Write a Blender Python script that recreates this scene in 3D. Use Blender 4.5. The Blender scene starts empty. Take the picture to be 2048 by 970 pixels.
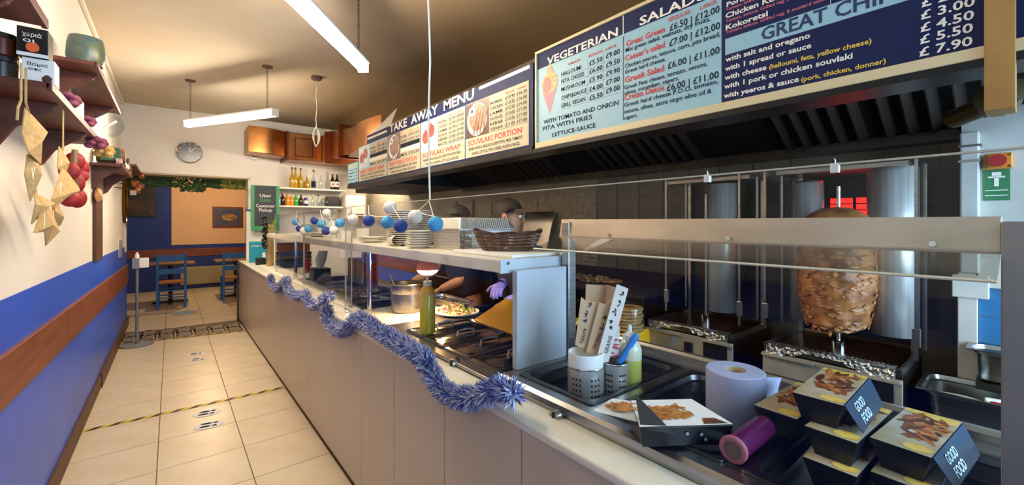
import bpy, bmesh, math, random
from mathutils import Vector, Matrix
R = random.Random(7)
sc = bpy.context.scene
C = bpy.context.collection
PI = math.pi

# ------------------------------------------------------------------ camera, daylight, exposure
EYE = 1.5
FPX, HORIZON = 840.0, 445.0
YAW = math.atan2(681.0, FPX)
cam = bpy.data.cameras.new('camera'); cam_o = bpy.data.objects.new('camera', cam); C.objects.link(cam_o)
cam_o.location = (0, 0, EYE); cam_o.rotation_euler = (PI/2, 0, -YAW)
cam.sensor_width = 36; cam.lens = FPX/2048*36; cam.shift_y = (HORIZON-485)/2048; cam.clip_start = 0.02
sc.camera = cam_o

world = bpy.data.worlds.new('daylight'); sc.world = world; world.use_nodes = True
bg = world.node_tree.nodes['Background']; bg.inputs[0].default_value = (0.36, 0.62, 1.0, 1); bg.inputs[1].default_value = 2.6

sc.view_settings.view_transform = 'Standard'; sc.view_settings.look = 'None'
sc.view_settings.gamma = 1; sc.view_settings.use_curve_mapping = False
sc.view_settings.exposure = 0.0
sc.cycles.max_bounces = 7; sc.cycles.diffuse_bounces = 4; sc.cycles.glossy_bounces = 4
sc.cycles.transparent_max_bounces = 12; sc.cycles.sample_clamp_indirect = 4
sc.cycles.caustics_reflective = False; sc.cycles.caustics_refractive = False

# skylight enters through the shop window behind the camera
win = bpy.data.lights.new('window_daylight', 'AREA'); win.shape = 'RECTANGLE'; win.size = 1.9; win.size_y = 2.1
win.energy = 145; win.color = (0.48, 0.72, 1.0)
win_o = bpy.data.objects.new('window_daylight', win); C.objects.link(win_o)
win_o.location = (1.65, -1.72, 1.65); win_o.rotation_euler = (PI/2, 0, 0)

# measured points: a direction of the photograph met with a plane of the room
_S, _C = math.sin(YAW), math.cos(YAW)
def ray(px, py):
    u = (px-1024)/FPX; v = (HORIZON-py)/FPX
    return (_S+u*_C, _C-u*_S, v)
def on_x(px, py, X):
    d = ray(px, py); t = X/d[0]; return Vector((X, d[1]*t, EYE+d[2]*t))
def on_y(px, py, Y):
    d = ray(px, py); t = Y/d[1]; return Vector((d[0]*t, Y, EYE+d[2]*t))
def on_z(px, py, z):
    d = ray(px, py); t = (z-EYE)/d[2]; return Vector((d[0]*t, d[1]*t, z))

# ------------------------------------------------------------------ materials
def lin(h):
    if isinstance(h, str):
        h = h.lstrip('#'); c = [int(h[i:i+2], 16)/255 for i in (0, 2, 4)]
        return tuple((x/12.92 if x <= .04045 else ((x+.055)/1.055)**2.4) for x in c)
    return h
_mats = {}
def mat(name, col, rough=.5, metal=0, col2=None, scale=8, bump=0, bscale=None, stretch=None, emit=None, estr=0,
        spec=.5, coat=0, trans=0, alpha=1, detail=4, ramp=(.35, .65), sss=0):
    if name in _mats: return _mats[name]
    m = bpy.data.materials.new(name); m.use_nodes = True; nt = m.node_tree; b = nt.nodes['Principled BSDF']
    c = lin(col); b.inputs['Base Color'].default_value = (*c, 1)
    b.inputs['Roughness'].default_value = rough; b.inputs['Metallic'].default_value = metal
    b.inputs['Specular IOR Level'].default_value = spec; b.inputs['Coat Weight'].default_value = coat
    b.inputs['Transmission Weight'].default_value = trans; b.inputs['Alpha'].default_value = alpha
    if emit is not None:
        b.inputs['Emission Color'].default_value = (*lin(emit), 1); b.inputs['Emission Strength'].default_value = estr
    if col2 is not None or bump:
        tc = nt.nodes.new('ShaderNodeTexCoord'); mp = nt.nodes.new('ShaderNodeMapping')
        nt.links.new(tc.outputs['Object'], mp.inputs[0])
        if stretch: mp.inputs['Scale'].default_value = stretch
        if col2 is not None:
            n = nt.nodes.new('ShaderNodeTexNoise'); n.inputs['Scale'].default_value = scale; n.inputs['Detail'].default_value = detail
            nt.links.new(mp.outputs[0], n.inputs['Vector'])
            r = nt.nodes.new('ShaderNodeValToRGB'); r.color_ramp.elements[0].position = ramp[0]; r.color_ramp.elements[1].position = ramp[1]
            r.color_ramp.elements[0].color = (*c, 1); r.color_ramp.elements[1].color = (*lin(col2), 1)
            nt.links.new(n.outputs['Fac'], r.inputs[0]); nt.links.new(r.outputs[0], b.inputs['Base Color'])
        if bump:
            n2 = nt.nodes.new('ShaderNodeTexNoise'); n2.inputs['Scale'].default_value = bscale or scale*4; n2.inputs['Detail'].default_value = 5
            nt.links.new(mp.outputs[0], n2.inputs['Vector'])
            bp = nt.nodes.new('ShaderNodeBump'); bp.inputs['Strength'].default_value = bump; bp.inputs['Distance'].default_value = .01
            nt.links.new(n2.outputs['Fac'], bp.inputs['Height']); nt.links.new(bp.outputs[0], b.inputs['Normal'])
    _mats[name] = m; return m
def glass_mat(name, tint=(.96, .98, .97), gloss=.05, rough=.02):
    if name in _mats: return _mats[name]
    m = bpy.data.materials.new(name); m.use_nodes = True; nt = m.node_tree; nt.nodes.clear()
    o = nt.nodes.new('ShaderNodeOutputMaterial'); mx = nt.nodes.new('ShaderNodeMixShader')
    t = nt.nodes.new('ShaderNodeBsdfTransparent'); t.inputs[0].default_value = (*tint, 1)
    g = nt.nodes.new('ShaderNodeBsdfGlossy'); g.inputs['Roughness'].default_value = rough
    f = nt.nodes.new('ShaderNodeLayerWeight'); f.inputs[0].default_value = .5     # facing: the same on both sides of the sheet
    pw = nt.nodes.new('ShaderNodeMath'); pw.operation = 'POWER'; pw.inputs[1].default_value = 5
    ad = nt.nodes.new('ShaderNodeMath'); ad.operation = 'MULTIPLY_ADD'; ad.inputs[1].default_value = .7; ad.inputs[2].default_value = gloss; ad.use_clamp = True
    nt.links.new(f.outputs['Facing'], pw.inputs[0]); nt.links.new(pw.outputs[0], ad.inputs[0]); nt.links.new(ad.outputs[0], mx.inputs[0])
    nt.links.new(t.outputs[0], mx.inputs[1]); nt.links.new(g.outputs[0], mx.inputs[2]); nt.links.new(mx.outputs[0], o.inputs[0])
    _mats[name] = m; return m

M = {}
M['wall_cream'] = mat('wall_cream', '#ebe2d6', .8, col2='#e3d8ca', scale=1.5, bump=.06, bscale=40)
M['wall_blue'] = mat('wall_blue', '#1c5ad6', .4, col2='#1850c4', scale=3, bump=.05, bscale=60)
M['back_blue'] = mat('back_blue', '#1a3a8c', .6, col2='#16327c', scale=3)
M['back_orange'] = mat('back_orange', '#f7cda0', .8, col2='#f0c394', scale=1.2)
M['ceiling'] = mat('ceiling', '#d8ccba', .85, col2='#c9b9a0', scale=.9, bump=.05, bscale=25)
M['wood_rail'] = mat('wood_rail', '#8a4526', .45, col2='#6d3219', scale=3, stretch=(8, .8, 8), bump=.08, bscale=20)
M['wood_dark'] = mat('wood_dark', '#57301a', .55, col2='#45240f', scale=4, stretch=(6, .6, 6))
M['shelf_wood'] = mat('shelf_wood', '#5e2a1c', .5, col2='#471d10', scale=5, stretch=(3, .7, 3))
M['grout'] = mat('grout', '#7a6a55', .9)
M['tile'] = mat('tile', '#e6d5b6', .32, col2='#dcc9a6', scale=4, bump=.02, bscale=30)
M['counter_front'] = mat('counter_front', '#cbb9a0', .32, col2='#c6b499', scale=2)
M['counter_lip'] = mat('counter_lip', '#f1ead9', .3, col2='#e6dcc4', scale=6)
M['white_panel'] = mat('white_panel', '#c6cbcf', .25)
M['white_paint'] = mat('white_paint', '#ece6d8', .5, col2='#e3dbc8', scale=5)
M['steel'] = mat('steel', '#b9b6b0', .28, 1, col2='#9f9c96', scale=6, stretch=(1, 1, 12))
M['steel_dark'] = mat('steel_dark', '#6f6d6a', .3, 1, col2='#5b5956', scale=6)
M['grill_steel'] = mat('grill_steel', '#c0b39c', .5, .4, col2='#9a9080', scale=5)
M['shield_steel'] = mat('shield_steel', '#e6e2da', .35, .55, col2='#c9c5bd', scale=3, stretch=(20, 20, .3))
M['pot_steel'] = mat('pot_steel', '#c9c4bb', .35, .6)
M['post_grey'] = mat('post_grey', '#8d8680', .5, .5)
M['steel_brushed'] = mat('steel_brushed', '#c6b6a4', .4, .9, col2='#b2a392', scale=5, stretch=(14, 1, 1))
M['chrome'] = mat('chrome', '#d9d7d3', .1, 1)
M['black'] = mat('black', '#0d0c0c', .45)
M['black_metal'] = mat('black_metal', '#1a1817', .4, .4, col2='#100f0e', scale=6)
M['soot'] = mat('soot', '#1c1815', .6, .3, col2='#0f0d0b', scale=3)
M['navy'] = mat('navy', '#17224a', .3)
M['menu_blue'] = mat('menu_blue', '#97bfcc', .45, spec=.3)
M['menu_navy'] = mat('menu_navy', '#16204a', .6, spec=.2)
M['menu_cream'] = mat('menu_cream', '#c6ba9e', .6, spec=.2)
M['ink_white'] = mat('ink_white', '#f3ece0', .7, spec=.15)
M['ink_black'] = mat('ink_black', '#1c2230', .7, spec=.15)
M['ink_red'] = mat('ink_red', '#cf4f4c', .7, spec=.15)
M['ink_pink'] = mat('ink_pink', '#d46a7c', .5)
M['ink_yellow'] = mat('ink_yellow', '#e7c34a', .5)
M['ink_navy'] = mat('ink_navy', '#16305c', .5)
M['ink_green'] = mat('ink_green', '#3f9a55', .5)
M['ink_grey'] = mat('ink_grey', '#8a98a8', .5)
M['copper'] = mat('copper', '#b27c4a', .34, 1, col2='#8c5a30', scale=3, bump=.15, bscale=5)
M['copper_seam'] = mat('copper_seam', '#6b3417', .4, .8)
M['glass'] = glass_mat('glass', (.98, .985, .98), .010)
M['bottle_clear'] = glass_mat('bottle_clear', (.85, .9, .92), .06)
M['plastic_white'] = mat('plastic_white', '#eeeae2', .4)
M['plate'] = mat('plate', '#eee6d6', .2)
M['foil'] = mat('foil', '#cfccc6', .25, 1, bump=.9, bscale=60, col2='#b5b2ac', scale=20)
M['foil_smooth'] = mat('foil_smooth', '#d4d0c8', .35, .9)
M['skin'] = mat('skin', '#c08a66', .55, col2='#b57d5a', scale=6)
M['hair'] = mat('hair', '#2c201a', .7, bump=.4, bscale=50)
M['cloth_black'] = mat('cloth_black', '#1b1b24', .85, bump=.2, bscale=30)
M['cloth_navy'] = mat('cloth_navy', '#1c1d33', .85, bump=.2, bscale=30)
M['glove'] = mat('glove', '#8f7fd0', .45, bump=.1, bscale=40)
M['meat'] = mat('meat', '#c27a3a', .5, col2='#70401c', scale=11, bump=1, bscale=16, detail=8)
M['meat_fat'] = mat('meat_fat', '#c68a4c', .45, col2='#96592a', scale=22, bump=.6, bscale=40)
M['paper_kraft'] = mat('paper_kraft', '#d2b48e', .8, col2='#c7a67d', scale=5)
M['paper_white'] = mat('paper_white', '#efece6', .8)
M['tissue'] = mat('tissue', '#b6b9d6', .9, bump=.15, bscale=120)
M['card_black'] = mat('card_black', '#0b0b0d', .4)
M['yellow'] = mat('yellow', '#f0b31c', .4, col2='#e4a614', scale=4)
M['oil'] = mat('oil', '#dcc80a', .22, col2='#d0ba06', scale=4, coat=.4)
M['sauce'] = mat('sauce', '#c9c860', .25, col2='#bdbb50', scale=3, coat=.3)
M['plastic_clear'] = mat('plastic_clear', '#e2dfd4', .25)
M['red'] = mat('red', '#b01818', .5)
M['pepper_red'] = mat('pepper_red', '#a01414', .55, col2='#801010', scale=20)
M['red_hot'] = mat('red_hot', '#dd3333', .5, emit='#ff1a14', estr=3.0)
M['pink_tinsel'] = mat('pink_tinsel', '#e0455a', .3, col2='#c02a50', scale=40)
M['green_dark'] = mat('green_dark', '#27401d', .8, col2='#3d5a22', scale=20)
M['green_leaf'] = mat('green_leaf', '#7cae35', .6, col2='#5b8a26', scale=20)
M['leaf_yellow'] = mat('leaf_yellow', '#9a9a3a', .6, col2='#6d7a2a', scale=20)
M['tape_yellow'] = mat('tape_yellow', '#e2bd2e', .45)
M['burlap'] = mat('burlap', '#d3b077', .9, col2='#bd9860', scale=60, bump=.2, bscale=200)
M['chair_blue'] = mat('chair_blue', '#2f6db3', .5, col2='#295f9e', scale=5)
M['rush'] = mat('rush', '#b9713a', .7, col2='#9b5826', scale=30)
M['table_wood'] = mat('table_wood', '#8c6a4c', .5, col2='#775840', scale=4)
M['batten'] = mat('batten', '#efe9dc', .4)
M['tube_glow'] = mat('tube_glow', '#fff4e0', .5, emit=(1.0, .85, .66), estr=100)
M['lamp_glow'] = mat('lamp_glow', '#ffe0b0', .5, emit=(1.0, .62, .28), estr=55)
M['rose_glass'] = mat('rose_glass', '#d98a70', .25, .5)
M['ball_white'] = mat('ball_white', '#f0e8dc', .8, bump=.3, bscale=90)
M['ball_light'] = mat('ball_light', '#4f9fd0', .8, bump=.3, bscale=90)
M['ball_dark'] = mat('ball_dark', '#2a4596', .8, bump=.3, bscale=90)
M['cord'] = mat('cord', '#efe6d4', .6)
M['teal'] = mat('teal', '#1e8aa6', .4)
M['mint'] = mat('mint', '#4cc9a8', .4)
M['grey_plastic'] = mat('grey_plastic', '#7d7f88', .5)
M['green_crate'] = mat('green_crate', '#2b3f3c', .6)
M['brown_card'] = mat('brown_card', '#7a4a2c', .7)
M['trunk_white'] = mat('trunk_white', '#cfcdc2', .6, col2='#b9b6a8', scale=6)
M['wall_tile_blue'] = mat('wall_tile_blue', '#3f7fae', .25)
M['wall_tile_grey'] = mat('wall_tile_grey', '#7d7566', .3, col2='#6c6456', scale=3)
M['kitchen_wall'] = mat('kitchen_wall', '#a89a84', .6, col2='#8f8069', scale=2)
M['dark_tile'] = mat('dark_tile', '#262a2e', .3)
M['ply_steel'] = mat('ply_steel', '#b8ab98', .45, .5, bump=.8, bscale=45, col2='#9a8e7c', scale=30)

# grease browning and shade over the kitchen side, both mixed into the ceiling colour
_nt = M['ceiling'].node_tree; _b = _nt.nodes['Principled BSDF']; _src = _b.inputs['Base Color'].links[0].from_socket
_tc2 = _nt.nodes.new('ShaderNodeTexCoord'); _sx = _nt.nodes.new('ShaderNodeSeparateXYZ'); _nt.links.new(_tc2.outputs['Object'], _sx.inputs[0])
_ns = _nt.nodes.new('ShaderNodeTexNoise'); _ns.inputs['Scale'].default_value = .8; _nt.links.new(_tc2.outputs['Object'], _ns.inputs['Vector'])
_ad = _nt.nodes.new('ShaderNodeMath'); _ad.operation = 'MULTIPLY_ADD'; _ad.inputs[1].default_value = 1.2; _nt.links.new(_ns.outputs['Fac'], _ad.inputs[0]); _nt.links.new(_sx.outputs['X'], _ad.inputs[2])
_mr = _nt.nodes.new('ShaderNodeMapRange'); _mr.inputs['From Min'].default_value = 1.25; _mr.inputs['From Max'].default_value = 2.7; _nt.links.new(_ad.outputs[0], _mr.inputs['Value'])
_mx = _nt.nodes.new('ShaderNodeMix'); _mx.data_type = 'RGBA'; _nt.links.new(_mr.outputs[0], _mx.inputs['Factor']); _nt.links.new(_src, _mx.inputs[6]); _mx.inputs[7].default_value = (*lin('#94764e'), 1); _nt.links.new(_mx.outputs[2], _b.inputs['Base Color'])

# ------------------------------------------------------------------ mesh helpers
class MB:
    def __init__(s): s.v = []; s.f = []
    def add(s, vs, fs):
        o = len(s.v); s.v += [tuple(v) for v in vs]; s.f += [tuple(i+o for i in f) for f in fs]; return s
    def box(s, a, b, m=None):
        x0, y0, z0 = a; x1, y1, z1 = b
        vs = [(x0,y0,z0),(x1,y0,z0),(x1,y1,z0),(x0,y1,z0),(x0,y0,z1),(x1,y0,z1),(x1,y1,z1),(x0,y1,z1)]
        if m: vs = [tuple(m @ Vector(v)) for v in vs]
        return s.add(vs, [(0,3,2,1),(4,5,6,7),(0,1,5,4),(1,2,6,5),(2,3,7,6),(3,0,4,7)])
    def hexa(s, bot, top):   # four bottom corners, four top corners
        return s.add(list(bot)+list(top), [(0,3,2,1),(4,5,6,7),(0,1,5,4),(1,2,6,5),(2,3,7,6),(3,0,4,7)])
    def tube(s, pts, r, n=8, caps=True):
        pts = [Vector(p) for p in pts]; k = len(pts); rs = r if isinstance(r, (list, tuple)) else [r]*k
        rings = []; up = Vector((0, 0, 1))
        prev = None
        for i, p in enumerate(pts):
            d = (pts[min(i+1, k-1)]-pts[max(i-1, 0)])
            d = d.normalized() if d.length > 1e-9 else Vector((0,0,1))
            if prev is None:
                a = d.cross(up)
                if a.length < .05: a = d.cross(Vector((1, 0, 0)))
            else: a = prev - d*prev.dot(d)
            a.normalize(); prev = a; b = d.cross(a)
            rings.append([p+(a*math.cos(2*PI*j/n)+b*math.sin(2*PI*j/n))*rs[i] for j in range(n)])
        vs = [v for r_ in rings for v in r_]; fs = []
        for i in range(k-1):
            for j in range(n):
                fs.append((i*n+j, i*n+(j+1) % n, (i+1)*n+(j+1) % n, (i+1)*n+j))
        if caps: fs.append(tuple(range(n-1, -1, -1))); fs.append(tuple((k-1)*n+j for j in range(n)))
        return s.add(vs, fs)
    def cyl(s, p0, p1, r, r1=None, n=20): return s.tube([p0, p1], [r, r if r1 is None else r1], n)
    def lathe(s, prof, c=(0, 0, 0), n=24, sx=1, sy=1, caps=True):
        vs = []; fs = []
        for r, z in prof:
            for j in range(n):
                vs.append((c[0]+r*sx*math.cos(2*PI*j/n), c[1]+r*sy*math.sin(2*PI*j/n), c[2]+z))
        for i in range(len(prof)-1):
            for j in range(n): fs.append((i*n+j, i*n+(j+1) % n, (i+1)*n+(j+1) % n, (i+1)*n+j))
        if caps and prof[0][0] > 1e-5: fs.append(tuple(range(n-1, -1, -1)))
        if caps and prof[-1][0] > 1e-5: fs.append(tuple((len(prof)-1)*n+j for j in range(n)))
        return s.add(vs, fs)
    def ball(s, c, r, n=14, k=8, sc_=(1, 1, 1)):
        return s.lathe([(max(1e-6, r*math.sin(PI*i/k)), -r*math.cos(PI*i/k)*sc_[2]) for i in range(k+1)], c, n, sc_[0], sc_[1])
    def prism(s, poly, fn, a, b):   # poly of (u, v); fn(u, v, w) -> point
        n = len(poly)
        vs = [fn(u, v, a) for u, v in poly]+[fn(u, v, b) for u, v in poly]
        fs = [tuple(range(n-1, -1, -1)), tuple(range(n, 2*n))]+[(i, (i+1) % n, n+(i+1) % n, n+i) for i in range(n)]
        return s.add(vs, fs)
    def grid(s, nu, nv, fn):
        vs = [fn(i/nu, j/nv) for i in range(nu+1) for j in range(nv+1)]
        fs = [(i*(nv+1)+j, (i+1)*(nv+1)+j, (i+1)*(nv+1)+j+1, i*(nv+1)+j+1) for i in range(nu) for j in range(nv)]
        return s.add(vs, fs)
    def build(s, name, m, parent=None, smooth=False, bevel=0, loc=None, solid=0, fix=True, seg=2):
        me = bpy.data.meshes.new(name); me.from_pydata(s.v, [], s.f); me.materials.append(M[m] if isinstance(m, str) else m)
        if fix:
            b = bmesh.new(); b.from_mesh(me); bmesh.ops.recalc_face_normals(b, faces=b.faces); b.to_mesh(me); b.free()
        o = bpy.data.objects.new(name, me); C.objects.link(o)
        if smooth:
            me.polygons.foreach_set('use_smooth', [True]*len(me.polygons))
            try: me.set_sharp_from_angle(angle=math.radians(38))
            except Exception: pass
        if parent: o.parent = parent
        if loc is not None: o.location = loc
        if solid:
            md = o.modifiers.new('thickness', 'SOLIDIFY'); md.thickness = solid; md.offset = 0
        if bevel:
            md = o.modifiers.new('bevel', 'BEVEL'); md.width = bevel; md.segments = seg; md.limit_method = 'ANGLE'; md.angle_limit = math.radians(40)
        return o
def tag(o, label, cat, group=None):
    o['label'] = label; o['category'] = cat
    if group: o['group'] = group
    return o
def thing(name, label, cat, loc=(0, 0, 0), rotz=0, group=None, rot=None):
    o = bpy.data.objects.new(name, None); C.objects.link(o); o.empty_display_size = .05
    o.location = loc; o.rotation_euler = rot or (0, 0, rotz); return tag(o, label, cat, group)
def struct(o): o['kind'] = 'structure'; return o
def dup(root, loc, rotz=None, label=None, group=None):
    r = root.copy(); C.objects.link(r); r.location = loc
    if rotz is not None: r.rotation_euler = (0, 0, rotz)
    if label: r['label'] = label
    if group: r['group'] = group
    for ch in list(root.children):
        c = ch.copy(); C.objects.link(c); c.parent = r
        for g in ch.children:
            d = g.copy(); C.objects.link(d); d.parent = c
    return r
_tc = {}
def text_geo(s, bold=0.0):
    k = (s, bold)
    if k not in _tc:
        cu = bpy.data.curves.new('lettering', 'FONT'); cu.body = s; cu.size = 1; cu.resolution_u = 2; cu.offset = bold
        o = bpy.data.objects.new('lettering', cu); C.objects.link(o)
        bpy.context.view_layer.update()
        me = bpy.data.meshes.new_from_object(o.evaluated_get(bpy.context.evaluated_depsgraph_get()))
        vs = [(v.co.x, v.co.y) for v in me.vertices]; fs = [tuple(p.vertices) for p in me.polygons]
        bpy.data.objects.remove(o); bpy.data.curves.remove(cu); bpy.data.meshes.remove(me)
        xs = [v[0] for v in vs] or [0, 1]
        _tc[k] = (vs, fs, min(xs), max(xs))
    return _tc[k]
def put_text(mb, s, origin, udir, vdir, width=None, cap=None, bold=.012, align='l'):
    vs, fs, x0, x1 = text_geo(s, bold); w = max(x1-x0, .01)
    sv = (cap/.70) if cap else None
    su = width/w if width else sv
    if sv is None: sv = su
    if align == 'c': off = -(x0+x1)/2*su
    else: off = -x0*su
    o = Vector(origin); u = Vector(udir); v = Vector(vdir)
    mb.add([o+u*(x*su+off)+v*(y*sv) for x, y in vs], fs)

# ------------------------------------------------------------------ room shell
XL, XR, YF, YB, ZC, YH = -.515, 2.75, -1.8, 12.0, 3.1, 7.6
fl = struct(MB().box((-2.2, YF-.1, -.08), (3.4, YB+.2, -.004)).build('floor', 'grout'))
TS = .446
_tile = MB().box((.003, .003, -.004), (TS-.003, TS-.003, 0)).build('tile', 'tile', fl)
def put_tile(x, y, sx=1, first=[True]):
    if first[0]: o = _tile; first[0] = False
    else: o = _tile.copy(); C.objects.link(o); o.parent = fl
    o.location = (x, y, 0); o.scale = (sx, 1, 1)
XA = -.069
cols = [(XA-TS, 1), (XA, 1), (XA+TS, .955)]
yr = 2.87
for k in range(-4, 10):
    for x, s in cols: put_tile(x, yr+k*TS, s)
for k in range(10):
    for x in (XA-2*TS, XA-TS, XA, XA+TS, XA+2*TS): put_tile(x, 7.70+k*.43)
MB().box((.86, YF, -.004), (2.75, 7.6, -.001)).build('kitchen_floor', 'dark_tile', fl)

# patterned threshold strip: one tile after another, laid at a slight skew
def thr(u, v): # u along x 0..1, v across 0..1
    x = XL+u*(1.30); return Vector((x, 7.10-.21*u+v*(.66-.09*u), .0035))
nT = 7
for i in range(nT):
    u0, u1 = i/nT, (i+1)/nT
    a, b, c, d = thr(u0+.004, 0), thr(u1-.004, 0), thr(u1-.004, 1), thr(u0+.004, 1)
    dn = Vector((0, 0, -.006))
    p = MB().hexa([a+dn, b+dn, c+dn, d+dn], [a, b, c, d]).build('patterned_tile', mat('threshold_tile', '#b09a86', .5), fl)
    def q(u, v): return a.lerp(b, u).lerp(d.lerp(c, u), v)+Vector((0, 0, .0008))
    pat = MB()
    def rect(u0_, u1_, v0_, v1_): pat.add([q(u0_, v0_), q(u1_, v0_), q(u1_, v1_), q(u0_, v1_)], [(0, 1, 2, 3)])
    def disc(u, v, r, k=8, r2=None):
        for j in range(k):
            t0 = 2*PI*j/k; t1 = t0+PI/k*.9
            pat.add([q(u, v), q(u+r*math.cos(t0), v+r*math.sin(t0)), q(u+r*math.cos((t0+t1)/2)*1.2, v+r*math.sin((t0+t1)/2)*1.2), q(u+r*math.cos(t1), v+r*math.sin(t1))], [(0, 1, 2, 3)])
    disc(.5, .75, .28); disc(.5, .25, .28); rect(.86, 1.0, .05, .4); rect(.86, 1.0, .6, .95); rect(.1, .2, .12, .36); rect(.1, .2, .64, .88)
    rect(.02, .98, .47, .53); rect(.0, .1, .02, .98)
    for cu_, cv in ((.12, .5), (.88, .5)):
        pat.add([q(cu_-.12, cv), q(cu_, cv-.2), q(cu_+.12, cv), q(cu_, cv+.2)], [(0, 1, 2, 3)])
    rect(.15, .85, .0, .05); rect(.15, .85, .95, 1.0)
    pat.build('tile_pattern', mat('threshold_dark', '#26161a', .5), p, fix=False)['kind'] = 'stuff'

def hazard_tape(p0, p1, w, n, label):
    p0, p1 = Vector(p0), Vector(p1); d = (p1-p0)/n; side = Vector((-d.y, d.x, 0)).normalized()*w/2
    base = MB().add([p0-side, p1-side, p1+side, p0+side], [(0, 1, 2, 3)]).build('floor_tape', 'tape_yellow', fix=False)
    tag(base, label, 'floor tape')
    up = Vector((0, 0, .0006))
    for i in range(n):
        a = p0+d*(i+.08)+up; MB().add([a-side, a+d*.45-side, a+d*.9+side, a+d*.45+side], [(0, 1, 2, 3)]).build('black_stripe', 'black', base, fix=False)
hazard_tape((XL+.02, 4.285, .002), (.795, 4.272, .002), .045, 11, 'yellow and black hazard tape across the middle of the tiled aisle')
hazard_tape((XL+.02, 7.06, .006), (.795, 6.86, .006), .05, 11, 'yellow and black hazard tape along the edge of the patterned tile strip')

def footprints(px, py, label, ang):
    c = on_z(px, py, .002)
    d = MB().lathe([(.001, .0025), (.12, .0025), (.125, 0)], n=28, sx=.75).build('footprint_sticker', 'paper_white', loc=c)
    tag(d, label, 'floor sticker', 'social distance footprint stickers')
    d.rotation_euler = (0, 0, ang); d.scale = (.72, .72, 1)
    for sx in (-1, 1):
        MB().lathe([(.001, 0), (.05, 0), (.001, .0001)], (sx*.035, .028, .0034), 14, .4, 1).build('sole_print', 'ink_black', d, fix=False)
        MB().lathe([(.001, 0), (.022, 0), (.001, .0001)], (sx*.035, -.052, .0034), 12, .8, 1).build('heel_print', 'ink_black', d, fix=False)
footprints(414, 826, 'white oval footprint sticker just past the middle hazard tape', 1.35)
footprints(418, 850, 'white oval footprint sticker closest to the camera', 1.35)
footprints(392, 708, 'small white footprint sticker nearest the patterned tiles', 1.35)
footprints(396, 719, 'small white footprint sticker second from the patterned tiles', 1.35)
s = on_z(368, 626, .002)
tag(MB().lathe([(.001, .002), (.19, .002), (.195, 0)], n=28).build('round_floor_sticker', mat('sticker_blue', '#8fa3b0', .5), loc=s), 'pale blue round floor sticker in front of the dining chair', 'floor sticker')

# left wall, blue lower band, timber rail and skirting
wl = struct(MB().box((XL-.15, YF, 0), (XL, 8.35, ZC)).build('wall_left', 'wall_cream'))
def zb(y): return 1.198-.04*(y-2.5)/5.8
MB().hexa([(XL-.01, YF, 0), (XL+.004, YF, 0), (XL+.004, 8.352, 0), (XL-.01, 8.352, 0)],
          [(XL-.01, YF, zb(YF)), (XL+.004, YF, zb(YF)), (XL+.004, 8.352, zb(8.35)), (XL-.01, 8.352, zb(8.35))]).build('blue_band', 'wall_blue', wl)
def rail(y0, y1, parent):
    zt = lambda y: .992-.108*(y-2.4)/5.9; zo = lambda y: .792-.185*(y-2.4)/5.9
    x0, x1 = XL, XL+.022
    MB().hexa([(x0, y0, zo(y0)), (x1, y0, zo(y0)), (x1, y1, zo(y1)), (x0, y1, zo(y1))],
              [(x0, y0, zt(y0)), (x1, y0, zt(y0)), (x1, y1, zt(y1)), (x0, y1, zt(y1))]).build('rail_board', 'wood_rail', parent, bevel=.004)
tr = thing('trim_1', 'timber dado rail board along the blue left wall', 'rail', (0, 0, 0)); tr['kind'] = 'structure'
del tr['category']
rail(YF, 3.72, tr); rail(3.726, 8.35, tr)
bb = struct(MB().box((XL, YF, 0), (XL+.02, 5.3, .12)).build('baseboard_left', 'wood_dark', bevel=.004))
MB().box((XL, 5.3, 0), (XL+.028, 8.36, .13)).build('baseboard_board', 'wood_dark', bb, bevel=.004)
struct(MB().box((XL, YF, ZC-.03), (XL+.03, YH, ZC)).build('trim_2', 'white_paint', bevel=.008))
# dark upright board on the left wall
tag(MB().box((XL, 4.95, 1.17), (XL+.025, 5.36, 1.98)).build('upright_board', 'wood_dark', bevel=.003), 'dark upright wooden board on the cream left wall under the shelves', 'board')

# header wall over the opening, and the wall behind the end of the counter
wb = struct(MB().prism([(XL-.15, 2.185), (.92, 2.185), (.92, 0), (XR+.1, 0), (XR+.1, ZC), (XL-.15, ZC)], lambda u, v, w: (u, w, v), YH, YH+.3).build('wall_back', 'wall_cream'))
struct(MB().box((XL, YH-.012, 2.165), (.95, YH+.3, 2.187)).build('trim_3', mat('reveal', '#b7a78a', .7)))
struct(MB().box((XL, YH-.02, ZC-.035), (XR, YH, ZC)).build('trim_4', 'white_paint', bevel=.01))
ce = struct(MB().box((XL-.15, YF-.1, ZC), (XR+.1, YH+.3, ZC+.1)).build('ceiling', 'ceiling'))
# dining room beyond
struct(MB().box((-2.2, YB, 0), (0, YB+.15, 2.9)).build('wall_far_left', 'back_blue'))
struct(MB().box((0, YB, 1.0), (3.0, YB+.15, 2.9)).build('wall_far', 'back_orange'))
struct(MB().box((0, YB-.01, 0), (3.0, YB+.14, 1.0)).build('wall_far_dado', 'back_blue'))
struct(MB().box((-2.2, YH+.3, 0), (-2.1, YB, 2.9)).build('wall_side_left', 'back_blue'))
struct(MB().box((3.0, YH+.3, 0), (3.1, YB, 2.9)).build('wall_side_right', 'back_orange'))
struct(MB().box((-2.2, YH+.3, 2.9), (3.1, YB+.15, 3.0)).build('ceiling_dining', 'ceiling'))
struct(MB().box((-2.2, 8.35, 0), (XL, 8.45, 2.9)).build('wall_side_front', 'back_blue'))
t = struct(MB().box((-2.1, YB-.03, .735), (3.0, YB-.005, .91)).build('trim_5', 'wood_rail', bevel=.005))
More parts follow.
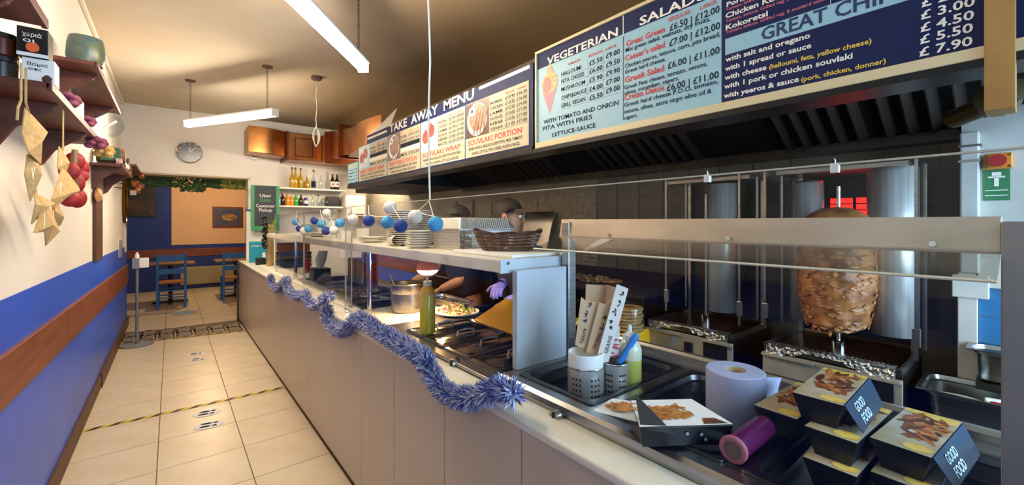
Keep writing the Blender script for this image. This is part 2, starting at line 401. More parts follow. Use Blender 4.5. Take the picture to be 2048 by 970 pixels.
# cream panelling / heater under the rail
hp = thing('radiator', 'cream ribbed heater panel on the far dining room wall', 'radiator', (.45, YB-.09, 0))
MB().box((-.3, 0, .1), (.85, .06, .5)).build('body', mat('radiator_cream', '#a59a72', .5), hp, bevel=.01)
for i in range(22): MB().box((-.28+i*.0515, -.012, .13), (-.25+i*.0515, 0, .47)).build('rib', mat('radiator_cream', '#a59a72', .5), hp)

# kitchen wall on the right with tiles and steel sheets
wr = struct(MB().box((XR, YF, 0), (XR+.15, YH+.3, ZC)).build('wall_right', 'kitchen_wall'))
_wt = MB().box((-.008, .003, .003), (0, .197, .097)).build('wall_tile', 'wall_tile_grey', wr); _wt.location = (XR, .26, 1.0)
for r in range(10):
    for c_ in range(10):
        if r == c_ == 0: continue
        o = _wt.copy(); C.objects.link(o); o.parent = wr; o.location = (XR, .26+c_*.2, 1.0+r*.1)
for (y0, y1, z0, z1) in ((2.27, 2.98, 1.42, 1.76), (3.0, 3.72, 1.40, 1.73), (3.74, 4.6, 1.38, 1.72), (2.25, 2.42, 1.16, 1.33)):
    sheet = MB().box((XR-.008, y0, z0), (XR, y1, z1)).build('steel_sheet', 'ply_steel', wr)
stud = MB()
for i in range(5):
    for j in range(5):
        stud.ball((XR-.009, 2.27+i*.034, 1.18+j*.034), .011, 6, 4, (.5, 1, 1))
stud.build('sheet_studs', 'steel', sheet)['kind'] = 'stuff'
MB().box((XR-.02, 4.4, .55), (XR, 7.6, 1.12)).build('blue_dado', 'wall_blue', wr)
MB().box((XR-.035, 4.4, .78), (XR-.02, 7.6, .95)).build('dado_rail', 'wood_rail', wr)

# white column at the kitchen end, blue wall tiles below
wc = struct(MB().box((2.5, -1.7, 0), (XR, .176, ZC)).build('wall_column', 'trunk_white'))
for r in range(3):
    for c_ in range(4):
        y1 = .128-c_*.3
        MB().box((2.492, y1-.297, .9+r*.115), (2.5, y1, 1.012+r*.115)).build('wall_tile', 'wall_tile_blue', wc)
MB().box((2.47, .13, .75), (2.5, .185, 1.3)).build('tile_trim', 'white_paint', wc, bevel=.003)
MB().box((2.46, .1, 1.20), (2.5, .2, 1.29)).build('tile_trim', 'white_paint', wc, bevel=.003)
MB().box((2.465, -.4, 1.245), (2.5, .13, 1.36)).build('window_sill', 'white_paint', wc, bevel=.003)
tk = MB().box((2.455, .125, 1.30), (2.5, .178, 1.86)).build('cable_trunking', 'trunk_white', bevel=.006)
tag(tk, 'white vertical trunking on the edge of the kitchen column', 'trunking')
for z in (1.74, 1.8):
    MB().box((2.452, .12, z), (2.5, .182, z+.008)).build('strap', 'steel', tk)

# shop front behind the camera, with the window the daylight comes through
wf = struct(MB().prism([(XL-.15, 0), (XR+.1, 0), (XR+.1, .55), (.6, .55), (.6, 2.7), (XR+.1, 2.7), (XR+.1, ZC), (XL-.15, ZC)], lambda u, v, w: (u, w, v), YF-.1, YF).build('wall_front', 'wall_cream'))
w1 = struct(MB().box((.62, YF-.07, .57), (2.68, YF-.03, .63)).build('window_1', 'white_paint'))
for a_, b_ in (((.62, YF-.07, .63), (.68, YF-.03, 2.62)), ((2.62, YF-.07, .63), (2.68, YF-.03, 2.62)), ((.62, YF-.07, 2.62), (2.68, YF-.03, 2.68))): MB().box(a_, b_).build('frame_bar', 'white_paint', w1)
MB().box((.68, YF-.055, .63), (2.62, YF-.049, 2.62)).build('pane', 'glass', w1)

# ------------------------------------------------------------------ the counter
CX0 = .80
ct = thing('serving_counter', 'long cream panelled serving counter with white edge along the aisle', 'counter', (0, 0, 0))
edges = [YF+.2]+[on_x(x, 900, CX0).y for x in (1043, 889, 788, 723)]+[3.4, 4.8, 6.2, 7.55]
edges = sorted(edges)
for a, b in zip(edges, edges[1:]):
    MB().box((CX0, a+.0015, .03), (CX0+.02, b-.0015, .9)).build('front_panel', 'counter_front', ct, bevel=.0015)
MB().box((CX0+.005, YF+.2, 0), (CX0+.03, 7.55, .035)).build('kickboard', 'wood_dark', ct)
MB().box((CX0+.02, 7.53, 0), (1.5, 7.55, .9)).build('end_panel', 'counter_front', ct)
# counter top lip, interrupted rear is worktop and steel
MB().box((CX0-.012, YF+.2, .895), (.905, 7.57, .925)).build('edge_strip', 'counter_lip', ct, bevel=.01, seg=3)
MB().box((CX0+.02, YF+.2, .05), (1.46, 7.52, .595)).build('carcass', 'steel_dark', ct)
tag(MB().box((.905, 2.2, .86), (1.5, 2.74, .932)).build('worktop', 'white_paint', bevel=.003), 'white worktop under the heat lamp between the lid trays and far trays', 'worktop')
tag(MB().box((.905, 4.62, .86), (1.5, 7.52, .928)).build('worktop', 'white_paint', bevel=.003), 'white worktop at the far end of the serving counter', 'worktop')

def round_rect(x0, x1, y0, y1, r, k=4):
    p = []
    for cx, cy, a0 in ((x1-r, y1-r, 0), (x0+r, y1-r, 90), (x0+r, y0+r, 180), (x1-r, y0+r, 270)):
        for j in range(k+1):
            a = math.radians(a0+90*j/k); p.append((cx+r*math.cos(a), cy+r*math.sin(a)))
    return p
def pan_mesh(mb, x0, x1, y0, y1, z, depth, rim=.02, r=.045):
    rings = [(round_rect(x0, x1, y0, y1, .012), z), (round_rect(x0, x1, y0, y1, .012), z+.004), (round_rect(x0+.006, x1-.006, y0+.006, y1-.006, .012), z+.006),
             (round_rect(x0+rim, x1-rim, y0+rim, y1-rim, r), z+.002), (round_rect(x0+rim+.004, x1-rim-.004, y0+rim+.004, y1-rim-.004, r), z-.014),
             (round_rect(x0+rim+.012, x1-rim-.012, y0+rim+.012, y1-rim-.012, r), z-.018),
             (round_rect(x0+rim+.016, x1-rim-.016, y0+rim+.016, y1-rim-.016, r), z-depth+.01), (round_rect(x0+rim+.03, x1-rim-.03, y0+rim+.03, y1-rim-.03, r), z-depth)]
    n = len(rings[0][0]); vs = [(x, y, zz) for p, zz in rings for x, y in p]; fs = []
    for i in range(len(rings)-1):
        for j in range(n): fs.append((i*n+j, i*n+(j+1) % n, (i+1)*n+(j+1) % n, (i+1)*n+j))
    fs.append(tuple((len(rings)-1)*n+j for j in range(n)))
    return mb.add(vs, fs)

# near steel station: rim, front, then the pans hanging in it
ZS = .957
PY = [(.815, 1.155), (.437, .777), (-.33, .40)]
PX0, PX1 = .962, 1.482
st = thing('steel_servery', 'stainless steel servery top holding deep pans nearest the camera', 'servery', (0, 0, 0))
MB().prism([(.902, .905), (.902, ZS-.022), (.908, ZS-.008), (.922, ZS), (PX0+.012, ZS), (PX0+.012, ZS-.012), (.95, ZS-.02), (.95, .905)], lambda u, v, w: (u, w, v), YF+.25, 1.2).build('front_rail', 'steel', st, bevel=.003)
MB().box((PX1-.012, YF+.25, ZS-.012), (1.56, 1.2, ZS)).build('rear_rail', 'steel', st, bevel=.003)
ys = [1.2]+[v for a, b in PY for v in (b-.012, a+.012)]+[YF+.25]
for i in range(0, len(ys), 2): MB().box((PX0+.012, ys[i+1], ZS-.012), (PX1-.012, ys[i], ZS)).build('cross_bar', 'steel', st)
MB().prism([(1.56, .7), (1.56, ZS+.02), (1.57, ZS+.03), (1.585, ZS+.03), (1.585, .7)], lambda u, v, w: (u, w, v), YF+.25, 1.2).build('rear_upstand', 'steel', st)
MB().box((.95, YF+.25, .6), (1.56, 1.2, .84)).build('well', 'steel_dark', st)
plabel = ['deep steel pan holding the cutlery pots', 'deep steel pan with the open chip box and paper roll', 'deep steel pan under the stacked black food boxes']
for (a, b), l in zip(PY, plabel):
    tag(pan_mesh(MB(), PX0, PX1, a, b, ZS+.001, .058).build('gastro_pan', 'steel_dark', smooth=True), l, 'pan', 'pans in the near servery')
def control_knob(y, x, z, label):
    k = thing('control_knob', label, 'knob', (x, y, z))
    MB().tube([(0, 0, 0), (-.012, 0, 0)], [.024, .024], 20).build('bezel', 'steel_dark', k)
    MB().tube([(-.012, 0, 0), (-.03, 0, 0)], [.021, .018], 20).build('dial', 'steel', k, smooth=True)
    MB().box((-.034, -.003, -.016), (-.03, .003, .016)).build('pointer', 'black', k)
control_knob(1.46, .90, .932, 'round steel control knob on the front below the lidded trays')
control_knob(.885, .904, .925, 'round steel control knob on the servery front nearest the camera')

# middle station with the lidded trays
lt = thing('steel_tray_station', 'stainless steel heated station carrying the lidded trays', 'servery', (0, 0, 0))
MB().box((.878, 1.215, .93), (1.5, 2.2, .943)).build('top_frame', 'steel', lt, bevel=.003)
MB().box((.878, 1.215, .6), (1.48, 2.2, .929)).build('well', 'steel_dark', lt)
def tray_lid(y0, y1, x0, x1, label, notch=True):
    t_ = thing('tray_lid', label, 'lid', (x0, y0, .944), group='lids on the heated trays')
    w, d = y1-y0, x1-x0
    rings = [(round_rect(0, d, 0, w, .015), 0), (round_rect(0, d, 0, w, .015), .008), (round_rect(.012, d-.012, .012, w-.012, .02), .011), (round_rect(.02, d-.02, .02, w-.02, .02), .004), (round_rect(.05, d-.05, .045, w-.045, .03), .006), (round_rect(.065, d-.065, .06, w-.06, .03), .014)]
    n = len(rings[0][0]); vs = [(x, y, z) for p, z in rings for x, y in p]; fs = []
    for i in range(len(rings)-1):
        for j in range(n): fs.append((i*n+j, i*n+(j+1) % n, (i+1)*n+(j+1) % n, (i+1)*n+j))
    fs += [tuple((len(rings)-1)*n+j for j in range(n))]
    MB().add(vs, fs).build('lid_plate', mat('lid_steel', '#8d8a88', .2, 1), t_, smooth=True)
    hx = d*.45
    MB().tube([(hx-.05, w/2, .012), (hx-.045, w/2, .034), (hx, w/2, .04), (hx+.045, w/2, .034), (hx+.05, w/2, .012)], .006, 8).build('handle', 'steel', t_, smooth=True)
lw = (2.02-1.235)/4
names_ = ['steel tray lid next to the white partition', 'steel tray lid second from the white partition', 'steel tray lid third from the white partition', 'steel tray lid under the oil bottle, farthest of the four']
for i in range(4): tray_lid(1.235+i*lw+.004, 1.235+(i+1)*lw-.004, .93, 1.33, names_[i])

# white partition and its steel post
tag(MB().box((.985, 1.185, .957), (1.245, 1.213, 1.322)).build('partition_panel', 'white_panel', bevel=.002), 'white upright partition panel under the end of the long shelf', 'partition')
pst = thing('steel_post', 'square steel post beside the white partition panel', 'post', (1.275, 1.2, .957))
MB().box((-.022, -.02, 0), (.022, .02, .545)).build('tube', 'steel', pst, bevel=.003)
for z in (.07, .09): MB().tube([(-.0, -.02, z), (0, -.024, z)], .005, 10).build('bolt', 'chrome', pst)
pst2 = thing('steel_post', 'square steel post at the right edge of the picture', 'post', (1.25, .018, .957))
MB().box((-.022, -.017, 0), (.022, .017, .545)).build('tube', 'post_grey', pst2, bevel=.003)

# slanted sneeze guard gantry
gt = thing('sneeze_guard', 'steel hooded sneeze guard with slanted glass over the near servery', 'sneeze guard', (0, 0, 0))
MB().hexa([(1.255, .036, 1.443), (1.262, .036, 1.443), (1.262, 1.235, 1.443), (1.255, 1.235, 1.443)],
          [(1.268, .036, 1.512), (1.275, .036, 1.512), (1.275, 1.235, 1.512), (1.268, 1.235, 1.512)]).build('front_fascia', 'steel_brushed', gt, bevel=.001)
MB().box((1.268, .036, 1.498), (1.36, 1.235, 1.512)).build('hood_top', 'steel_brushed', gt)
MB().box((1.25, .036, 1.438), (1.30, 1.235, 1.446)).build('lower_return', 'steel_brushed', gt)
gp = MB().hexa([(1.10, .036, 1.40), (1.106, .036, 1.396), (1.106, 1.225, 1.396), (1.10, 1.225, 1.40)],
          [(1.25, .036, 1.443), (1.256, .036, 1.439), (1.256, 1.225, 1.439), (1.25, 1.225, 1.443)]).build('glass_pane', glass_mat('sneeze_glass', (.86, .85, .81), .10, .22), gt)
MB().tube([(1.102, .036, 1.398), (1.102, 1.225, 1.398)], .0035, 6).build('pane_edge', mat('edge_cream', '#d9cfb4', .4), gp)
for y in (.13, .55, .98): MB().tube([(1.256, y, 1.455), (1.25, y, 1.455)], .006, 10).build('screw', 'chrome', gt)
b_ = MB().hexa([(1.112, .99, 1.395), (1.118, .99, 1.395), (1.118, 1.0, 1.395), (1.112, 1.0, 1.395)], [(1.248, .955, 1.44), (1.254, .955, 1.44), (1.254, 1.012, 1.44), (1.248, 1.012, 1.44)])
b_.build('glass_bracket', 'white_panel', gt)

# long shelf on chrome tubes
ls = thing('long_shelf', 'long white gantry shelf stacked with plates above the counter', 'shelf', (0, 0, 0))
MB().box((.945, 1.235, 1.312), (1.31, 6.15, 1.36)).build('board', 'counter_lip', ls, bevel=.003)
MB().box((.94, 1.226, 1.31), (1.30, 1.236, 1.362)).build('end_cap', 'white_panel', ls, bevel=.002)
MB().tube([(.975, 1.227, 1.348), (.975, 1.222, 1.348)], .006, 10).build('screw', 'steel_dark', ls)
def chrome_tube(x, y, label):
    c = thing('chrome_tube', label, 'post', (x, y, .932))
    MB().tube([(0, 0, 0), (0, 0, .386)], .016, 14).build('tube', 'chrome', c, smooth=True)
    MB().tube([(0, 0, 0), (0, 0, .012)], .026, 14).build('flange', 'chrome', c)
chrome_tube(.993, 2.68, 'chrome shelf post standing beside the steel pot')
chrome_tube(1.28, 3.6, 'thin chrome shelf post behind the far trays')
chrome_tube(.99, 4.75, 'chrome shelf post at the far end of the long shelf')

# glass screens
def screen(x, y0, y1, z0, z1, label, feet=()):
    g = thing('glass_screen', label, 'glass screen', (x, y0, z0))
    MB().box((-.003, 0, 0), (.003, y1-y0, z1-z0)).build('pane', 'glass', g)
    MB().box((-.0035, 0, z1-z0), (.0035, y1-y0, z1-z0+.003)).build('top_edge', mat('glass_edge', '#c9c2ae', .3), g)
    for e in (0, y1-y0): MB().box((-.0035, e-.002, 0), (.0035, e+.002, z1-z0)).build('side_edge', mat('glass_edge2', '#a9a698', .3), g)
    for y in feet:
        f = MB().box((-.012, y-y0-.012, -.006), (.012, y-y0+.012, .016)).build('foot', 'chrome', g, bevel=.003)
screen(.872, -.35, 2.78, .932, 1.597, 'long hanging glass screen above the front of the servery', (2.76,))
screen(.93, 2.84, 4.15, .93, 1.595, 'glass screen next to the chrome post at the middle of the counter', (2.87, 4.12))
screen(.95, 4.2, 5.6, .93, 1.592, 'glass screen at the far end of the counter', (4.25, 5.55))
for (x, y, l) in ((1415, 335, 'white hook clip on the glass screen above the left doner grill'), (1670, 322, 'small white clip on the glass screen above the meat')):
    p = on_x(x, y, .872)
    h = thing('screen_clip', l, 'clip', (p.x, p.y, 1.594))
    MB().box((-.005, -.006, -.01), (.005, .006, .006)).build('clip_body', 'plastic_white', h, bevel=.001)
    MB().tube([(0, 0, .006), (0, 0, .012), (0, .002, .015)], .0012, 6).build('hook', 'steel', h)

# ------------------------------------------------------------------ extractor hood and menu boards
XM = 1.5
hd = thing('extractor_hood', 'large sooty steel extractor hood over the kitchen behind the menu boards', 'extractor hood', (0, 0, 0))
MB().prism([(-.2, 1.885), (4.69, 1.885), (4.69, 2.13), (4.1, 2.13), (4.1, 2.34), (-.2, 2.34)], lambda u, v, w: (w, u, v), XM+.012, XM+.05).build('front_panel', 'soot', hd)
MB().box((XM+.05, -.2, 2.31), (XR-.01, 4.1, 2.34)).build('roof_panel', 'soot', hd)
for y, zs_ in ((-.22, 1.9), (4.1, 1.905)): MB().box((XM+.05, y, zs_), (XR-.01, y+.02, 2.31)).build('side_panel', 'soot', hd)
MB().prism([(XM+.05, 4.12), (XR-.01, 4.12), (XR-.01, 5.85), (1.97, 5.85), (1.97, 4.69), (XM+.05, 4.69)], lambda u, v, w: (u, v, w), 1.905, 2.12).build('soffit_box', 'soot', hd)
MB().box((2.60, -.2, 1.86), (XR-.01, 4.1, 1.90)).build('grease_gutter', 'steel_dark', hd)
MB().box((2.585, -.2, 1.855), (2.6, 4.1, 1.915)).build('gutter_lip', 'steel_dark', hd)
MB().box((XM-.01, -.2, 1.868), (XM+.12, 4.69, 1.89)).build('bottom_rail', 'black_metal', hd)
def fpt(y, s, off=0): # point on the slanted filter bank
    a = Vector((2.585, y, 1.90)); b = Vector((1.87, y, 2.31)); n = Vector((-.53, 0, -.85)); return a.lerp(b, s)+n*off
MB().add([fpt(-.2, 0), fpt(4.1, 0), fpt(4.1, 1), fpt(-.2, 1)], [(0, 1, 2, 3)]).build('filter_backing', 'soot', hd, solid=.004)
y = 0.05
fi = 0
while y < 3.7:
    if True:
        for k in range(5):
            yy = y+.03+k*.075
            if fi % 3 == 2: continue
            q_ = [fpt(yy, .02, .004), fpt(yy+.03, .02, .03), fpt(yy+.03, .75, .03), fpt(yy, .75, .004)]
            q2 = [fpt(yy+.03, .02, .004), fpt(yy+.035, .02, .03), fpt(yy+.035, .75, .03), fpt(yy+.03, .75, .004)]
            MB().add(q_+q2, [(0, 1, 2, 3), (4, 5, 6, 7), (1, 5, 6, 2), (0, 4, 7, 3)]).build('baffle', mat('baffle', '#4a4038', .4, .8), hd, fix=False)
    y += .40; fi += 1

UD, VD = (0, -1, 0), (0, 0, 1)
def ypx(px, X=XM): return on_x(px, 400, X).y
class Print:   # flat print of one panel: one mesh for each ink
    def __init__(s, x): s.x = x; s.m = {}; s.shapes = {}
    def mb(s, ink): return s.m.setdefault(ink, MB())
    def sh(s, ink):
        q = MB(); s.shapes.setdefault(ink, []).append(q); return q
    def px(s, x0, y0, x1, h, txt, ink, bold=.012, lift=.0012):
        a = on_x(x0, y0, XM); d = ray(x0, y0); t = XM/d[0]
        put_text(s.mb(ink), txt, (s.x-lift, a.y, a.z), UD, VD, a.y-ypx(x1), h/FPX*t, bold)
    def yz(s, y, z, w, cap, txt, ink, bold=.022, align='l', lift=.0012):
        put_text(s.mb(ink), txt, (s.x-lift, y, z), UD, VD, w, cap, bold, align)
    def rect(s, y0, y1, z0, z1, ink, lift=.0006):
        s.sh(ink).add([(s.x-lift, y0, z0), (s.x-lift, y1, z0), (s.x-lift, y1, z1), (s.x-lift, y0, z1)], [(0, 1, 2, 3)])
    def poly(s, pts, ink, lift=.0009):
        s.sh(ink).add([(s.x-lift, y, z) for y, z in pts], [tuple(range(len(pts)))])
    def ell(s, y, z, ry, rz, ink, lift=.0009, n=20): s.poly([(y+ry*math.cos(2*PI*i/n), z+rz*math.sin(2*PI*i/n)) for i in range(n)], ink, lift)
    def done(s, parent):
        for ink, mb in s.m.items(): mb.build('lettering', ink, parent, fix=False)
        for ink, l in s.shapes.items():
            for q in l: q.build('printed_shape', ink, parent, fix=False)
def inkmat(n, c, c2, sc_): M[n] = mat(n, c, .45, col2=c2, scale=sc_, detail=6)
inkmat('food_red', '#b5452c', '#7d2a18', 60); inkmat('food_brown', '#8f5a3a', '#4e2c1c', 50); inkmat('food_gold', '#e0a458', '#b06a2a', 70)
inkmat('photo_brown', '#5a3a2e', '#432820', 12); inkmat('photo_sky', '#9fc4d6', '#cfdde0', 10); inkmat('food_pink', '#cf8f72', '#a25a44', 40)

# right-hand board
BZ0, BZ1 = 1.918, 2.383
YA, YB1, YC, YD = ypx(1076), ypx(1248), ypx(1443.5), -.1
m2 = thing('menu_board', 'framed blue menu board with vegeterian, salads and chips prices', 'menu board', (0, 0, 0))
MB().box((XM-.012, YD, BZ0-.03), (XM+.012, YA+.012, BZ0)).build('frame_rail', mat('frame_cream', '#d9c69a', .35), m2, bevel=.003)
MB().box((XM-.012, YD, BZ1), (XM+.012, YA+.012, BZ1+.014)).build('frame_rail', mat('frame_cream', '#d9c69a', .35), m2, bevel=.002)
MB().box((XM-.012, YA, BZ0), (XM+.012, YA+.012, BZ1)).build('frame_stile', mat('frame_cream', '#d9c69a', .35), m2, bevel=.002)
pv = MB().box((XM-.002, YB1, BZ0), (XM+.01, YA, BZ1)).build('vegeterian_panel', 'menu_blue', m2)
ps = MB().box((XM-.002, YC, BZ0), (XM+.01, YB1, BZ1)).build('salads_panel', 'menu_blue', m2)
pc = MB().box((XM-.002, YD, BZ0), (XM+.01, YC, BZ1)).build('chips_panel', 'menu_navy', m2)
XP = XM-.002
zt = lambda x, y: on_x(x, y, XM).z
p = Print(XP)
HB = zt(1076, 140)
p.rect(YA, YB1+.002, HB, BZ1, 'menu_navy'); p.rect(YB1+.004, YB1, HB-.01, BZ1, 'ink_white', .001)
p.rect(YB1+.004, YB1, BZ0+.02, HB-.01, 'ink_navy', .001)
p.px(1095, 130.3, 1236.5, 14, 'VEGETERIAN', 'ink_white', .02)
p.px(1136.5, 132, 1161.6, 5, 'WRAPS', 'ink_red'); p.px(1178, 115.4, 1207, 5, 'REGULAR', 'ink_red'); p.px(1212.4, 101.6, 1234, 5, 'LARGE', 'ink_red')
for n_, x1, y0, a, ya, b, yb in (('HALLOUMI', 1163, 153.4, '£5.50', 132, '£9.00', 117.7), ('FETA CHEESE', 1169.5, 168.2, '£6.00', 148.4, '£9.50', 136), ('MUSHROOM', 1171, 183.7, '£5.90', 166, '£9.90', 153.4),
                             ('CHIPS&SAUCE', 1174, 200.5, '£4.00', 184, '£7.00', 170.8), ('GRILL VEGAN', 1171.5, 216, '£5.50', 201, '£9.00', 188)):
    p.px(1123.3, y0, x1, 8, n_, 'ink_black'); p.px(1179.4, ya, 1205.8, 9.5, a, 'ink_black'); p.px(1212.7, yb, 1240.4, 10, b, 'ink_black')
    zl = zt(1123.3, y0+3); p.rect(ypx(1123), ypx(1242), zl-.0012, zl, 'ink_navy')
for x in (1176, 1208.4): p.rect(ypx(x)+.001, ypx(x), zt(1123.3, 219), zt(1123.3, 140), 'ink_navy')
p.px(1088, 249, 1238, 8, 'WITH TOMATO AND ONION', 'ink_black'); p.px(1086.4, 262, 1185, 8, 'PITA WITH FRIES', 'ink_black'); p.px(1105, 274, 1192, 8, 'LETTUCE-SAUCE', 'ink_black')
yc_, z0_ = ypx(1100), zt(1100, 228)
p.poly([(yc_, z0_), (yc_+.055, z0_+.13), (yc_-.055, z0_+.14)], 'ink_pink')
p.ell(yc_, z0_+.16, .058, .055, 'food_gold', .0012); p.ell(yc_+.018, z0_+.15, .03, .04, 'food_red', .0014); p.poly([(yc_-.04, z0_+.19), (yc_+.03, z0_+.19), (yc_, z0_+.265)], 'food_gold', .0013)
p.done(pv)
p = Print(XP)
p.rect(YB1-.001, YC, HB, BZ1, 'menu_navy')
p.px(1280, 52, 1413, 17, 'SALADS', 'ink_white', .02)
p.px(1338, 44.5, 1382, 8, 'REGULAR', 'ink_red'); p.px(1401, 20.4, 1434, 8, 'LARGE', 'ink_red')
for a in ((1253, 94, 1331, 11.5, 'Great Green', 'ink_red', .02), (1340.3, 62.7, 1440, 13, '£6.50 | £12.00', 'ink_black'), (1252, 105, 1421, 8, 'Mix green salad, walnuts, dry fruits.', 'ink_black'),
          (1251, 122.7, 1330.5, 11, "Caesar's salad", 'ink_red', .02), (1339.4, 93.3, 1441, 13, '£7.00 | £12.00', 'ink_black'), (1250.6, 137, 1441, 8, 'Chicken yeeros, lettuce, corn, pita bread,', 'ink_black'), (1250.6, 148.4, 1332, 8, 'Greek hard cheese.', 'ink_black'),
          (1250.3, 166, 1329, 11.5, 'Greek Salad', 'ink_red', .02), (1336.4, 138.5, 1440, 13, '£6.00 | £11.00', 'ink_black'), (1249.6, 179.7, 1415.5, 8, 'Greek Feta cheese, tomato, onions,', 'ink_black'), (1249.6, 190.6, 1358.5, 8, 'olives, cucumber, capers.', 'ink_black'),
          (1249.5, 201.5, 1329, 11.5, 'Cretan Dakos', 'ink_red', .02), (1334.4, 183, 1438.3, 13, '£6.00 | £11.00', 'ink_black'), (1249.5, 214.4, 1437, 8, 'Greek hard cheese P.D.O, tomato,', 'ink_black'), (1249.5, 227.6, 1423.8, 8, 'onions, olives, extra virgin olive oil &', 'ink_black'), (1249.5, 239.8, 1276, 8, 'capers.', 'ink_black')): p.px(*a)
p.done(ps)
p = Print(XP)
for a in ((1454, 14.5, 1600, 9, 'Pork Kontosouvli', 'ink_white', .025), (1452.4, 23, 1655, 6, 'Tomato, lettuce, Grilled veg. & mustard sauce', 'ink_pink', .015),
          (1451.8, 37.7, 1640, 10, 'Chicken Kontosouvli', 'ink_white', .025), (1452.4, 46.4, 1655, 6, 'Tomato, lettuce, Grilled veg. & mustard sauce', 'ink_pink', .015),
          (1452.4, 61, 1536.5, 10, 'Kokoretsi', 'ink_white', .025), (1452.4, 68.6, 1655, 6, 'Tomato, lettuce, Grilled veg. & mustard sauce', 'ink_pink', .015),
          (1523.5, 82, 1811, 25, 'GREAT CHIPS', 'ink_navy', .02),
          (1451.8, 124.6, 1621, 9.5, 'with salt and oregano', 'ink_white', .025), (1450.8, 142.9, 1623.4, 9.5, 'with 1 spread or sauce', 'ink_white', .025), (1450.2, 160.8, 1533.7, 9.5, 'with cheese', 'ink_white', .025),
          (1539, 139, 1743.6, 9, '(halloumi, feta, yellow cheese)', 'ink_yellow', .02), (1449.3, 178.4, 1706, 9.5, 'with 1 pork or chicken souvlaki', 'ink_white', .025), (1448.3, 197, 1598.6, 9.5, 'with yeeros & sauce', 'ink_white', .025),
          (1603, 164, 1772.4, 9, '(pork, chicken, donner)', 'ink_yellow', .02), (1843.5, 15.5, 1951, 17, '£ 2.50', 'ink_white', .02), (1842, 40.2, 1950.2, 17, '£ 3.00', 'ink_white', .02), (1841.4, 65, 1948.7, 17, '£ 4.50', 'ink_white', .02),
          (1840.4, 88.7, 1946.5, 17, '£ 5.50', 'ink_white', .02), (1838.9, 113.8, 1945.6, 17, '£ 7.90', 'ink_white', .02)): p.px(*a)
p.rect(ypx(1451), ypx(1835), zt(1451, 111), zt(1451, 79), 'menu_blue')
p.rect(ypx(1661), ypx(1662), zt(1451, 79), BZ1, 'ink_white')
p.done(pc)

# banner board on the left: navy backing with a stepped end and five panels
m1 = thing('menu_board', 'navy take away menu banner with wrap and portion prices', 'menu board', (0, 0, 0))
Y0, Y1, YN = ypx(697), 1.665, ypx(735)
MZ0, MZ1 = 1.905, 2.352
bd = MB()
bd.prism([(Y0, MZ0), (Y0, 2.14), (YN, 2.14), (YN, MZ1), (Y1, MZ1), (Y1, MZ0)], lambda u, v, w: (w, u, v), XM-.006, XM+.012)
bd.build('banner', 'menu_navy', m1)
MB().box((XM-.012, Y1, MZ0-.03), (XM+.012, Y0, MZ0)).build('ledge', 'black_metal', m1)
p = Print(XM-.006)
p.px(781, 266, 950, 15, 'TAKE  AWAY  MENU', 'ink_white', .02)
zbar = zt(960, 178); p.rect(ypx(960), ypx(1061), zbar-.008, zbar+.012, 'ink_white')
zbar = zt(736, 279); p.rect(ypx(736), ypx(775), zbar-.008, zbar+.012, 'ink_white')
p.done(m1)
